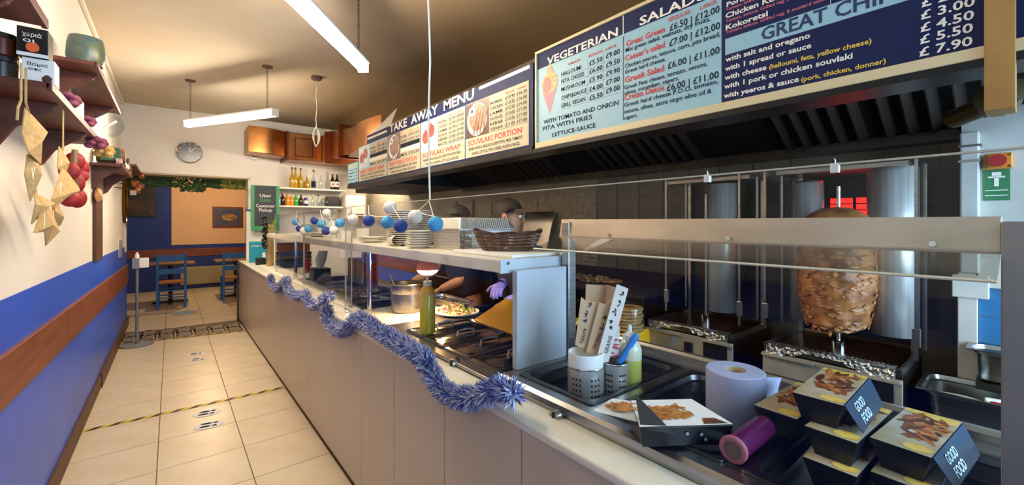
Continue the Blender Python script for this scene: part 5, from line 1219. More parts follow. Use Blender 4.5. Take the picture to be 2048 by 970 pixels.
fat.build('meat_slices', 'meat_fat', mc, fix=False)['kind'] = 'stuff'
MB().lathe([(.132, .462), (.1, .515), (.05, .545), (.001, .55)], n=30).build('browned_cap', mat('meat_cap', '#a8743a', .5, col2='#8a5424', scale=9), mc, smooth=True)
for (dx, dy) in ((-.05, .05), (-.04, .075), (-.09, .0)): MB().ball((dx, dy, .0), .007, 8, 6, (1, 1, 2)).build('drip', 'meat_fat', mc, smooth=True)

# griddle with food
gd_ = thing('griddle', 'dark flat griddle with pitas frying against the kitchen wall', 'griddle', (0, 0, 0))
MB().box((2.2, 1.46, .735), (2.72, 2.9, 1.04)).build('body', 'black_metal', gd_, bevel=.004)
MB().box((2.19, 1.45, 1.04), (2.72, 2.9, 1.055)).build('hot_plate', mat('hotplate', '#4a4136', .35, .6), gd_)
MB().box((2.70, 1.45, 1.055), (2.72, 2.9, 1.14)).build('splash_guard', mat('hotplate', '#4a4136', .35, .6), gd_)
MB().prism([(2.25, 1.055), (2.72, 1.055), (2.72, 1.15)], lambda u, v, w: (u, w, v), 1.45, 1.462).build('side_guard', mat('hotplate', '#4a4136', .35, .6), gd_)
MB().tube([(2.17, 1.5, .96), (2.17, 2.85, .96)], .012, 8).build('rail', 'steel', gd_)
for y in (1.75, 2.15, 2.55): MB().tube([(2.2, y, .88), (2.17, y, .88)], .022, 14).build('knob', 'black', gd_)
pt_ = on_z(1235, 561, 1.06); tag(MB().lathe([(.001, 0), (.085, 0), (.09, .006), (.08, .014), (.001, .016)], (min(pt_.x, 2.55), pt_.y, 1.057), 22).build('pita', mat('bread', '#c99a5e', .7, col2='#a8713a', scale=30)), 'round pita bread frying on the griddle', 'bread')
fm = MB()
for k in range(150):
    c = Vector((2.42+.2*R.random(), 2.0+.42*R.random(), 1.058+.03*R.random()**2)); fm.ball(c, R.uniform(.009, .016), 6, 4, (1, 1.3, .6))
o = fm.build('fried_pieces', mat('fried', '#c9a066', .6, col2='#9a6a34', scale=30), smooth=True); tag(o, 'heap of fried meat pieces on the griddle', 'food'); o['kind'] = 'stuff'
# wrapped bread bag beside the left grill
bb_ = thing('bread_bag', 'clear bag of flat breads beside the left doner grill', 'bag', (2.0, 1.44, .735))
MB().box((-.1, -.07, 0), (.16, .1, .16)).build('crate', 'yellow', bb_, bevel=.006)
for k in range(7):
    MB().lathe([(.001, 0), (.085, 0), (.09, .008), (.085, .016), (.001, .017)], (R.uniform(-.008, .008), R.uniform(-.008, .008), .165+k*.018), 20).build('flat_bread', mat('bread', '#c99a5e', .7), bb_, smooth=True)
bg = MB().lathe([(.095, .16), (.1, .2), (.1, .29), (.06, .31), (.02, .312)], n=24); bg.v = [(x+R.uniform(-.006, .006), y+R.uniform(-.006, .006), z) for x, y, z in bg.v]; bg.build('plastic_bag', 'bottle_clear', bb_)
MB().ball((-.02, .0, .318), .03, 10, 6, (1, 1, .4)).build('bag_knot', 'black', bb_)
# leaning steel sheet
tag(MB().hexa([(2.62, 2.80, 1.055), (2.63, 2.80, 1.055), (2.63, 3.15, 1.055), (2.62, 3.15, 1.055)], [(2.70, 2.72, 1.6), (2.71, 2.72, 1.6), (2.71, 3.12, 1.6), (2.70, 3.12, 1.6)]).build('steel_splash_sheet', 'chrome'), 'shiny steel sheet leaning against the kitchen wall', 'steel sheet')
# fridge / dark units further left
ov = thing('dark_oven', 'black oven with steel rails behind the kitchen staff', 'oven', (0, 0, 0))
MB().box((2.15, 2.95, .735), (2.72, 4.3, 1.28)).build('body', 'black_metal', ov, bevel=.004)
for z in (.95, 1.08, 1.2): MB().tube([(2.12, 3.0, z), (2.12, 4.25, z)], .01, 8).build('rail', 'steel', ov)
# red towel / hanging utensils on the wall
for k, (px, c, l) in enumerate(((912, 'red', 'dark red ladle hanging on the wall behind the foil trays'), (946, 'wood_dark', 'wooden paddle hanging on the wall behind the foil trays'))):
    a = on_x(px, 400, XR-.02); h = thing('hanging_utensil', l, 'utensil', (XR-.012, a.y, 1.62))
    MB().tube([(0, 0, .14), (-.01, 0, .02), (-.012, .005, -.05)], .012, 8).build('handle', mat('rust_red', '#6b2f1c', .5), h); MB().ball((-.015, 0, -.08), .035, 10, 6, (.4, 1, 1)).build('bowl', mat('rust_red', '#6b2f1c', .5), h)
# pans and knife at right
def bench_pan(x0, x1, y0, y1, z, dp, label, rr=.0):
    o = pan_mesh(MB(), x0, x1, y0, y1, z, dp, .014, .04); tag(o.build('gastro_pan', 'steel', smooth=True), label, 'pan', 'pans on the bench at the right')
bench_pan(2.18, 2.46, -.12, .275, .875, .10, 'shallow steel pan holding a knife and cheese by the blue tiles')
tag(MB().box((2.2, -.1, .73), (2.44, .25, .772)).build('pan_stand', 'steel_dark'), 'dark stand under the shallow pan', 'stand')
bench_pan(2.34, 2.49, -.2, .155, 1.02, .12, 'deep steel pan standing against the blue tiles')
tag(MB().box((2.36, -.18, .872), (2.47, .13, .9)).build('pan_rest', 'steel_dark'), 'dark rest under the deep pan', 'stand')
ch = MB().lathe([(.001, 0), (.05, .0), (.052, .03), (.045, .042), (.001, .045)], (2.30, .17, .80), 20, .9, 1.5); tag(ch.build('cheese_block', mat('cheese', '#e3dfc0', .5), smooth=True), 'pale block of cheese in the shallow pan', 'cheese')
kn2 = thing('carving_knife', 'wrapped white carving knife lying in the shallow pan', 'knife', (2.25, .10, .86), -1.35)
MB().tube([(0, 0, 0), (.14, 0, .0), (.2, .01, .0)], [.018, .02, .012], 10).build('wrapped_handle', 'paper_white', kn2, smooth=True); MB().box((.01, -.021, -.012), (.05, -.015, .012)).build('red_mark', 'red', kn2)
# emergency button, sign, pipe fittings
q0 = on_x(1996, 323, 2.498); eb = thing('emergency_button', 'yellow box with a red emergency stop button on the white column', 'button', (2.499, q0.y, q0.z))
MB().box((-.03, -.038, -.03), (0, .038, .03)).build('enclosure', mat('box_amber', '#d98a1c', .4), eb, bevel=.005); MB().tube([(-.03, 0, 0), (-.045, 0, 0), (-.055, 0, 0)], [.02, .024, .024], 20).build('push_button', 'red', eb, smooth=True)
for y in (-.03, .03):
    for z in (-.022, .022): MB().tube([(-.03, y, z), (-.032, y, z)], .004, 8).build('screw', 'steel_dark', eb)
q0 = on_x(1993, 370, 2.498); gs = MB().box((2.497, q0.y-.035, q0.z-.06), (2.5, q0.y+.035, q0.z+.06)).build('safety_sign', mat('sign_green', '#2f7a4a', .5), bevel=.001); tag(gs, 'green safety sign with a white pictogram below the emergency button', 'sign')
sg = MB()
def srect(y0, y1, z0, z1): sg.add([(2.4962, q0.y+y0, q0.z+z0), (2.4962, q0.y+y1, q0.z+z0), (2.4962, q0.y+y1, q0.z+z1), (2.4962, q0.y+y0, q0.z+z1)], [(0, 1, 2, 3)])
srect(-.006, .006, -.005, .03); srect(-.022, .022, .028, .034); srect(-.012, .012, .036, .05); srect(-.03, .03, -.022, -.019); srect(-.03, .03, -.042, -.039)
sg.build('pictogram', 'ink_white', gs, fix=False)
vf = thing('pipe_valve', 'tarnished brass pipe and valve at the end of the hood', 'pipe', (1.9, .06, 1.86))
MB().tube([(.1, .10, -.02), (.05, .05, -.01), (-.02, 0, 0), (-.08, -.04, .01)], .03, 12).build('pipe', mat('brass_dull', '#4a4226', .45, .7), vf, smooth=True)
MB().tube([(-.02, 0, -.0), (-.07, 0, -.0)], [.05, .045], 14).build('valve_body', mat('brass_dull', '#4a4226', .45, .7), vf, smooth=True); MB().tube([(-.07, 0, 0), (-.085, 0, 0)], .012, 10).build('valve_nut', 'chrome', vf)

# ------------------------------------------------------------------ bottle shelves on the back wall
YW = YH
def back_shelf(x0, x1, z, d, label): tag(MB().box((x0, YW-d, z-.025), (x1, YW, z)).build('wall_shelf', 'white_paint', bevel=.003), label, 'shelf')
z1_ = on_y(620, 377, YW-.22).z; z2_ = on_y(620, 412, YW-.22).z
back_shelf(on_y(543, 370, YW-.22).x, on_y(690, 380, YW-.22).x, z1_, .24, 'upper white shelf with wine and spirit bottles')
back_shelf(on_y(549, 410, YW-.22).x, on_y(690, 414, YW-.22).x, z2_, .24, 'lower white shelf with soft drink bottles')
def bottle(px, z, r, h, neck, m_, cap, label, y=None):
    X_ = on_y(px, 400, YW-.13).x; t_ = thing('bottle', label, 'bottle', (X_, YW-.13, z))
    hb_ = h*(1-neck)
    MB().lathe([(r*.9, 0), (r, .005), (r, hb_*.88), (r*.75, hb_), (r*.36, hb_+h*neck*.35), (r*.33, h*.94)], n=14).build('glass_body', m_, t_, smooth=True)
    MB().lathe([(r*.4, h*.9), (r*.42, h), (.001, h)], n=12).build('cap', cap, t_)
    return t_, r, h
M['wine_yellow'] = mat('wine_yellow', '#b08a18', .12, coat=.5); M['dark_glass'] = mat('dark_glass', '#241418', .12, coat=.5)
for px, r, h, m_, cap, l in ((584, .036, .335, 'wine_yellow', 'black', 'golden wine bottle, leftmost on the upper shelf'), (591, .036, .335, 'wine_yellow', 'black', 'golden wine bottle, second from the left on the upper shelf'), (601.5, .036, .33, 'wine_yellow', 'black', 'golden wine bottle, third from the left on the upper shelf'), (614.5, .038, .22, 'wine_yellow', 'wine_yellow', 'short golden bottle on the upper shelf'), (627, .034, .32, 'bottle_clear', 'black', 'clear bottle with a dark label on the upper shelf'), (641.5, .032, .31, 'bottle_clear', 'plastic_clear', 'clear empty bottle on the upper shelf')):
    t_, r_, h_ = bottle(px, z1_, r, h, .45, m_, cap, l)
    if px == 627: MB().lathe([(r_*1.02, .03), (r_*1.02, .13)], n=14).build('label', 'ink_black', t_)
for px, l in ((665, 'dark wine bottle with a red and white label, left of the pair'), (674, 'dark wine bottle with a red and white label, right of the pair')):
    t_, r_, h_ = bottle(px, z1_, .038, .30, .42, 'dark_glass', 'plastic_clear', l); MB().lathe([(r_*1.02, .05), (r_*1.02, .14)], n=14).build('label', 'paper_white', t_); MB().ball((0, -r_, .095), .018, 8, 6, (1, .3, 1)).build('label_mark', 'red', t_)
M['w_blue'] = mat('water_blue', '#a9bccb', .15, coat=.4); M['fanta'] = mat('orange_drink', '#d98a1c', .15, coat=.4); M['sprite'] = mat('green_glass', '#2f9a3a', .15, coat=.4); M['cola'] = mat('cola_glass', '#2a1210', .15, coat=.4); M['can_navy'] = mat('can_navy', '#2a3566', .3, .5)
for px, r, h, m_, cap, l in ((556, .042, .19, 'w_blue', 'plastic_clear', 'pale blue water bottle at the left end of the lower shelf'), (565, .04, .20, 'cola', 'red', 'dark red drink bottle beside the water bottle'), (574.5, .04, .19, 'fanta', 'fanta', 'orange drink bottle nearer the left on the lower shelf'), (583, .036, .185, 'fanta', 'ink_yellow', 'yellow orange drink bottle on the lower shelf'), (592, .038, .185, 'sprite', 'sprite', 'green drink bottle on the lower shelf'), (602, .038, .185, 'cola', 'black', 'brown cola bottle on the lower shelf'), (626, .03, .19, 'bottle_clear', 'plastic_clear', 'clear bottle in the middle of the lower shelf'), (636.5, .032, .19, 'bottle_clear', 'ink_navy', 'clear bottle with a blue cap on the lower shelf'), (646, .03, .17, 'bottle_clear', 'plastic_clear', 'clear bottle next to the black box on the lower shelf')):
    bottle(px, z2_, r, h, .35, m_, cap, l)
X_ = on_y(612, 400, YW-.13).x; cn = thing('drink_can', 'blue and silver drink can on the lower shelf', 'can', (X_, YW-.13, z2_)); MB().lathe([(.026, 0), (.033, .01), (.033, .125), (.027, .135)], n=16).build('can_body', 'can_navy', cn, smooth=True); MB().lathe([(.0335, .04), (.0335, .09)], n=16).build('can_band', 'plastic_white', cn); MB().lathe([(.026, .135), (.026, .137), (.001, .134)], n=16).build('can_lid', 'chrome', cn)
a, b = on_y(655, 414, YW-.2), on_y(678, 390, YW-.2); bx_ = thing('black_box', 'black speaker box at the right end of the lower shelf', 'speaker', (a.x, YW-.22, z2_)); MB().box((0, 0, 0), (b.x-a.x, .18, .17)).build('cabinet', 'black', bx_, bevel=.006); MB().box((-.004, .02, .06), (0, .08, .09)).build('tag', 'paper_white', bx_)
# white till / machine at the right end
q0 = on_y(705, 400, 7.2); tm = thing('wall_machine', 'cream wall unit below the menu banner at the shelf end', 'unit', (q0.x-.1, 7.25, 1.55)); MB().box((0, 0, 0), (.35, .33, .42)).build('body', 'white_paint', tm, bevel=.04); MB().box((.05, -.01, .0), (.3, 0, .1)).build('outlet', 'wood_dark', tm)

# pickup sign, pull-up banner, plant, card boxes at the counter end
sx0, sx1 = on_y(502, 400, 7.22).x, on_y(559, 400, 7.22).x; sz1, sz0 = on_y(530, 371, 7.22).z, on_y(530, 461, 7.22).z
sg_ = thing('pickup_sign', 'dark chalkboard pickup sign with a green frame at the counter end', 'sign', (sx0, 7.22, sz0)); w, h = sx1-sx0, sz1-sz0
for x in (.06, w-.08): MB().box((x, .02, h-.06), (x+.02, YH-7.22, h-.04)).build('wall_bracket', 'steel', sg_)
MB().box((0, 0, 0), (w, .025, h)).build('frame', mat('frame_green', '#3f8a5a', .5), sg_, bevel=.003); MB().box((.045, -.004, .07), (w-.045, 0, h-.01)).build('board', mat('chalkboard', '#2b3034', .5), sg_)
tx = MB(); tg_ = MB()
for s_, zz, ww, mb in (('Uber', .74, .40, tx), ('Eats', .645, .38, tg_), ('Customer', .515, .66, tx), ('Pickup', .42, .46, tx)):
    put_text(mb, s_, (w*.5 if ww < .6 else w*.5, -.0055, h*zz), (1, 0, 0), (0, 0, 1), w*ww, h*.07, .002, 'c')
tx.build('lettering', 'ink_white', sg_, fix=False); tg_.build('lettering', 'ink_green', sg_, fix=False)
pb = thing('pull_up_banner', 'white pull-up banner with grey lettering behind the counter end', 'banner', (.86, 7.36, .93)); 
MB().box((0, 0, 0), (.40, .012, .75)).build('banner_sheet', 'plastic_white', pb); MB().box((-.01, -.01, .74), (.42, .02, .765)).build('top_rail', mat('rail_blue', '#27408a', .5), pb); MB().tube([(.0, -.005, 0), (.0, -.005, .80)], .006, 8).build('pole', 'steel', pb)
tx = MB(); put_text(tx, 'GREAT', (.10, -.002, .48), (1, 0, 0), (0, 0, 1), .24, .085, .01); put_text(tx, 'SOUVLAKI', (.11, -.002, .43), (1, 0, 0), (0, 0, 1), .2, .025, .01); tx.build('lettering', 'ink_navy', pb, fix=False)
tc = thing('teal_leaflet_stand', 'teal leaflet holder on the counter end below the banner', 'leaflet holder', (.86, 7.0, .926)); MB().box((0, 0, 0), (.24, .03, .30)).build('holder', 'teal', tc, bevel=.004); t2 = MB(); put_text(t2, 'pickup here', (.03, -.001, .23), (1, 0, 0), (0, 0, 1), .16, .022); t2.build('lettering', 'ink_white', tc, fix=False); MB().box((.16, -.006, .06), (.2, 0, .14)).build('white_figure', 'plastic_white', tc, bevel=.01)
tag(MB().box((.89, 6.55, .926), (.99, 6.66, 1.02)).build('card_box', 'black', bevel=.003), 'small black box on the counter end', 'box'); tag(MB().box((1.0, 6.52, .926), (1.08, 6.64, 1.02)).build('card_box', 'mint', bevel=.003), 'small mint green box on the counter end', 'box')
pn = thing('potted_vine', 'tall column plant pot with green and black vine at the counter end', 'plant', (1.01, 6.3, .926)); MB().tube([(0, 0, 0), (0, 0, .55)], .045, 14).build('column', mat('cane', '#a9905f', .7, col2='#8a7245', scale=20), pn, smooth=True)
for k in range(60):
    a = R.uniform(0, 2*PI); z = R.uniform(.40, .62); r = R.uniform(.02, .1); c = Vector((r*math.cos(a), r*math.sin(a), z)); u = Vector((R.gauss(0, 1), R.gauss(0, 1), R.gauss(0, 1))).normalized()*.035; v = u.cross(Vector((0, .3, 1))).normalized()*.016
    MB().add([c-u, c+v, c+u, c-v], [(0, 1, 2, 3)]).build('leaf', 'green_leaf', pn, fix=False)
for k in range(26): MB().ball((-.07+R.uniform(-.02, .02), -.03+R.uniform(-.02, .02), .25+k*.016), .022, 8, 6).build('dark_berry', 'black', pn, smooth=True)
# clutter inside the far counter behind the glass
def clutter(px, py, X_, sx, sy, sz, m_, name, label, cat, z=None):
    q0 = on_x(px, py, X_); o = MB().box((-sx/2, -sy/2, 0), (sx/2, sy/2, sz)).build(name, m_, loc=(X_, q0.y, z if z is not None else .929), bevel=.008); return tag(o, label, cat)
for k in range(4): tag(MB().box((1.05, 5.9-.0*k, .929+k*.05), (1.42, 6.15, .929+k*.05+.044)).build('green_tray', 'green_crate', bevel=.006), ['green plastic tray at the bottom of the far stack', 'green plastic tray second from the bottom of the far stack', 'green plastic tray third from the bottom of the far stack', 'green plastic tray on top of the far stack'][k], 'tray', 'stacked green trays')
tag(MB().box((1.05, 5.9, 1.135), (1.4, 6.1, 1.24)).build('brown_carton', 'brown_card', bevel=.003), 'brown carton on top of the green trays', 'carton')
rb = thing('ketchup_bottle', 'red squeeze bottle behind the far glass screen', 'bottle', (1.2, 5.2, .929)); MB().lathe([(.035, 0), (.035, .14), (.012, .17), (.006, .22), (.001, .22)], n=16).build('body', 'red', rb, smooth=True)
cs = thing('cup_stack', 'leaning stack of white paper cups behind the far glass', 'cups', (1.12, 4.35, 1.06))
for k in range(6): MB().lathe([(.03, 0), (.042, .09), (.044, .092), (.04, .09), (.028, .004)], (.006*k, 0, k*.014), 18).build('cup', 'plastic_white', cs, smooth=True)
tag(MB().box((1.05, 4.26, .929), (1.2, 4.46, 1.058)).build('storage_tub', 'black_metal', bevel=.005), 'black tub under the paper cups', 'tub')
for k, y in enumerate((3.95, 3.72)): tag(MB().box((1.32, y, .937), (1.46, y+.2, 1.16)).build('grey_bin', 'grey_plastic', bevel=.01), ['grey plastic container nearer the paper cups', 'grey plastic container nearer the red tinsel'][k], 'container')
tinsel([(1.3, 3.45, 1.31), (1.3, 3.44, 1.2), (1.3, 3.46, 1.1), (1.3, 3.45, .98)], .045, 'short red and pink tinsel hanging under the long shelf', 2500, 'pink_tinsel', 'red', 'red_tinsel')

# black food boxes in and on the last pan
food_box((1.12, .229, ZP+.001), -.04, 'black food box at the bottom of the middle stack', flap=False)
food_box((1.138, .232, ZP+.0645), -.06, 'black food box in the middle of the middle stack', flap=False)
food_box((1.165, .262, ZP+.128), .02, 'black food box on top of the stack with its lettered flap showing', flap=True)
food_box((1.165, .352, ZS+.008), -.06, 'black food box resting on the pan rim, leftmost of the pile', flap=False)
food_box((1.165, .118, ZP+.001), -.05, 'black food box under the rightmost lettered box', flap=False)
food_box((1.185, .124, ZP+.0645), -.09, 'black food box at the right of the pile with its lettered flap showing', flap=True)

# ------------------------------------------------------------------ sanitiser stand and dining room
s0 = on_z(274, 690, 0)
sn = thing('sanitiser_stand', 'grey sanitiser stand with a round foot at the end of the blue wall', 'sanitiser stand', (s0.x, s0.y, 0.004))
MB().lathe([(.16, 0), (.16, .008), (.02, .014)], n=30).build('foot', 'grey_plastic', sn, smooth=True); MB().tube([(0, 0, .01), (0, 0, .98)], .016, 14).build('pole', mat('pole_grey', '#8d9092', .35, .7), sn, smooth=True)
MB().box((-.045, -.03, .93), (.03, .03, 1.06)).build('bracket', 'grey_plastic', sn, bevel=.006); MB().box((.02, -.035, .94), (.11, .03, 1.06)).build('dispenser', 'plastic_white', sn, bevel=.008)
bt = MB().lathe([(.022, 1.06), (.022, 1.10), (.01, 1.115), (.012, 1.13), (.001, 1.135)], n=14).build('pump_bottle', 'plastic_white', sn, smooth=True)

def taverna_chair(loc, rz, label, far=None):
    t_ = thing('dining_chair', label, 'chair', loc, rz, 'blue rush seated dining chairs'); w, d = .38, .36
    for x in (-w/2, w/2):
        MB().box((x-.018, -d/2-.018, 0), (x+.018, -d/2+.018, .95)).build('back_post', 'chair_blue', t_, bevel=.004); MB().box((x-.018, d/2-.018, 0), (x+.018, d/2+.018, .46)).build('leg', 'chair_blue', t_, bevel=.004)
        for z in (.16, .28): MB().box((x-.01, -d/2, z), (x+.01, d/2, z+.02)).build('side_stretcher', 'chair_blue', t_)
    for z, h in ((.82, .11), (.60, .09)): MB().box((-w/2, -d/2-.012, z), (w/2, -d/2+.012, z+h)).build('back_slat', 'chair_blue', t_, bevel=.004)
    for z in (.18, .30): MB().box((-w/2, -d/2-.01, z), (w/2, -d/2+.01, z+.02)).build('stretcher', 'chair_blue', t_); MB().box((-w/2, d/2-.01, z), (w/2, d/2+.01, z+.02)).build('stretcher', 'chair_blue', t_)
    MB().box((-w/2+.01, -d/2+.01, .43), (w/2-.01, d/2-.0, .465)).build('seat', 'rush', t_, bevel=.008)
    return t_
c0 = on_z(344, 617, 0)
taverna_chair((c0.x, c0.y+.2, 0), -.03, 'blue wooden chair with a rush seat facing the table, left of the two')
c1 = on_z(470, 605, 0)
taverna_chair((c1.x+.02, c1.y+.3, 0), .02, 'blue wooden chair half hidden by the end of the counter')
def dining_table(x, y, label):
    t_ = thing('dining_table', label, 'table', (x, y, 0)); MB().box((-.36, -.33, .72), (.36, .33, .75)).build('table_top', 'table_wood', t_, bevel=.006); MB().tube([(0, 0, .03), (0, 0, .72)], .035, 14).build('column', 'black', t_); MB().box((-.26, -.03, 0), (.26, .03, .03)).build('cross_base', 'black', t_); MB().box((-.03, -.26, .0), (.03, .26, .028)).build('cross_base', 'black', t_)
dining_table(c0.x-.02, c0.y+.72, 'wooden dining table behind the left blue chair')
dining_table(c1.x+.10, c1.y+.85, 'wooden dining table behind the counter end')
for (x, y, l) in ((c0.x, c0.y+.6, 'fanned paper napkins on the left dining table'), (c1.x+.05, c1.y+.62, 'fanned paper napkins on the right dining table')):
    n_ = thing('napkin_fan', l, 'napkins', (x, y, .751))
    for k in range(7):
        a = -.9+k*.3; MB().add([(-.015, k*.004, 0), (.015, k*.004, 0), (.03+.13*math.sin(a), k*.004, .12*math.cos(a)), (-.03+.13*math.sin(a), k*.004, .12*math.cos(a))], [(0, 1, 2, 3)]).build('napkin', 'paper_kraft', n_, fix=False, solid=.002)
a, b = on_y(425, 413, YB-.03), on_y(486, 455, YB-.03)
pc_ = thing('framed_picture', 'wood framed blue and gold picture on the orange wall', 'picture', (a.x, YB-.03, b.z)); w, h = b.x-a.x, a.z-b.z
MB().box((0, 0, 0), (w, .025, h)).build('frame', 'wood_rail', pc_, bevel=.006); MB().box((.04, -.004, .04), (w-.04, 0, h-.04)).build('print', mat('picture_blue', '#2f4a7c', .4, col2='#5a5048', scale=5), pc_)
MB().ball((w*.55, -.004, h*.5), .12, 12, 8, (1.3, .03, .7)).build('painted_figure', mat('picture_gold', '#c99a5a', .5, col2='#7a4a2a', scale=8), pc_)
# dark cabinet and poster on the blue side
a, b = on_y(262, 368, YB-.4), on_y(312, 438, YB-.4)
dp = thing('dark_picture', 'dark painted picture with a white tag on the far blue wall', 'picture', (-.98, YB-.04, 1.62)); MB().box((0, 0, 0), (.72, .03, .85)).build('frame', mat('dark_frame', '#2a2a28', .5), dp, bevel=.005); MB().box((.04, -.004, .04), (.68, 0, .36)).build('canvas', mat('canvas_brown', '#5a3a24', .5, col2='#2c241c', scale=6), dp); MB().box((.3, -.008, .46), (.4, 0, .56)).build('white_tag', 'paper_white', dp)
# hanging greenery along the far side of the opening
vn = thing('leaf_garland', 'green leaf garland hanging along the top of the opening', 'garland', (0, 0, 0))
for seg, (x0, x1, m_) in enumerate(((-.5, .25, 'green_dark'), (.25, .6, 'green_dark'), (.6, .98, 'leaf_yellow'))):
    mb = MB()
    for k in range(700 if seg == 0 else 500):
        x = R.uniform(x0, x1); drop = (.14 if x < .1 else .20 if x < .4 else .13)*R.random()**.8
        c = Vector((x, YH+.34+R.uniform(-.02, .16), 2.17-drop)); u = Vector((R.gauss(0, 1), R.gauss(0, .6), R.gauss(0, 1)-.4)).normalized()*.028; v = u.cross(Vector((0, 1, .2))).normalized()*.011
        mb.add([c-u, c+v, c+u, c-v], [(0, 1, 2, 3)])
    mb.build('leaves', m_, vn, fix=False)['kind'] = 'stuff'
MB().tube([(-.5, YH+.4, 2.17), (.98, YH+.4, 2.17)], .006, 6).build('stem', 'green_dark', vn)
# door edge and cables at the counter end
tag(MB().box((.775, 7.585, 0), (.80, 7.66, .88)).build('door_edge', 'steel_dark'), 'narrow dark metal strip at the end of the counter', 'strip')

# ------------------------------------------------------------------ invented dining room lamp, out of view, brightens the far room
dl = thing('added_pendant_lamp', 'small added pendant lamp in the dining room, unseen above the opening', 'lamp', (.6, 10.2, 2.9)); MB().tube([(0, 0, 0), (0, 0, -.3)], .005, 6).build('flex', 'cord', dl); MB().lathe([(.03, -.3), (.12, -.42), (.115, -.42), (.028, -.31)], n=20).build('shade', 'black', dl, smooth=True)
pl_ = bpy.data.lights.new('added_pendant_light', 'POINT'); pl_.energy = 78; pl_.color = (1, .72, .42); pl_.shadow_soft_size = .06; po = bpy.data.objects.new('added_pendant_light', pl_); C.objects.link(po); po.parent = dl; po.location = (0, 0, -.46)

kt = batten((2.40, 6.95, 2.3), (2.45, 5.95, 2.3), 'added tube light on wall arms, unseen behind the take away banner', ())  # invented tube out of view, added to lift the dark kitchen wall
for u in (.2, .8): MB().tube([(u, 0, .05), (u, .36, .05)], .008, 8).build('wall_arm', 'steel', kt)

# ------------------------------------------------------------------ two cooks
def skin_mesh(name, verts, edges, radii, m_, parent, root=0, sub=2):
    me = bpy.data.meshes.new(name); me.from_pydata(verts, edges, []); o = bpy.data.objects.new(name, me); C.objects.link(o); o.parent = parent
    me.materials.append(M[m_] if isinstance(m_, str) else m_)
    md = o.modifiers.new('skin', 'SKIN'); md.use_smooth_shade = True
    for i, r in enumerate(radii):
        sv = me.skin_vertices[0].data[i]; sv.radius = r if isinstance(r, tuple) else (r, r); sv.use_root = (i == root)
    s_ = o.modifiers.new('smooth', 'SUBSURF'); s_.levels = sub; s_.render_levels = sub
    return o
def hand(name, wrist, direc, palm_n, m_, parent, side=1, curl=.6, sc_=1.0):
    w = Vector(wrist); d = Vector(direc).normalized(); n = Vector(palm_n); n = (n-d*n.dot(d)).normalized(); s_ = d.cross(n)*side
    mb = MB()
    mb.tube([w-d*.03*sc_, w, w+d*.03*sc_, w+d*.065*sc_, w+d*.09*sc_], [.027*sc_, .028*sc_, .036*sc_, .04*sc_, .03*sc_], 12)
    c = w+d*.05*sc_
    mb.v = [tuple(c+(Vector(v)-c)-n*((Vector(v)-c).dot(n))*.45) for v in mb.v]
    for k, ln in enumerate((.07, .08, .075, .058)):
        b0 = w+d*.078*sc_+s_*(-.03+.02*k)*sc_; b1 = b0+(d*math.cos(curl*.5)+n*math.sin(curl*.5))*ln*.45*sc_; b2 = b1+(d*math.cos(curl*1.4)+n*math.sin(curl*1.4))*ln*.32*sc_; b3 = b2+(d*math.cos(curl*2.1)+n*math.sin(curl*2.1))*ln*.28*sc_
        mb.tube([b0-d*.012, b0, b1, b2, b3, b3+(b3-b2)*.12], [.009*sc_, .0095*sc_, .009*sc_, .0085*sc_, .0075*sc_, .004*sc_], 8)
    t0 = w+d*.03*sc_-s_*.028*sc_; t1 = t0+(d*.5-s_*.75+n*.35).normalized()*.04*sc_; t2 = t1+(d*.8-s_*.3+n*.45).normalized()*.032*sc_
    mb.tube([t0+s_*.01, t0, t1, t2, t2+(t2-t1)*.15], [.013*sc_, .013*sc_, .0105*sc_, .009*sc_, .005*sc_], 8)
    o = mb.build(name, m_, parent, smooth=True); rm = o.modifiers.new('fuse', 'REMESH'); rm.mode = 'VOXEL'; rm.voxel_size = .0035; rm.use_smooth_shade = True
    bpy.context.view_layer.update()
    me = bpy.data.meshes.new_from_object(o.evaluated_get(bpy.context.evaluated_depsgraph_get())); o.modifiers.clear(); o.data = me
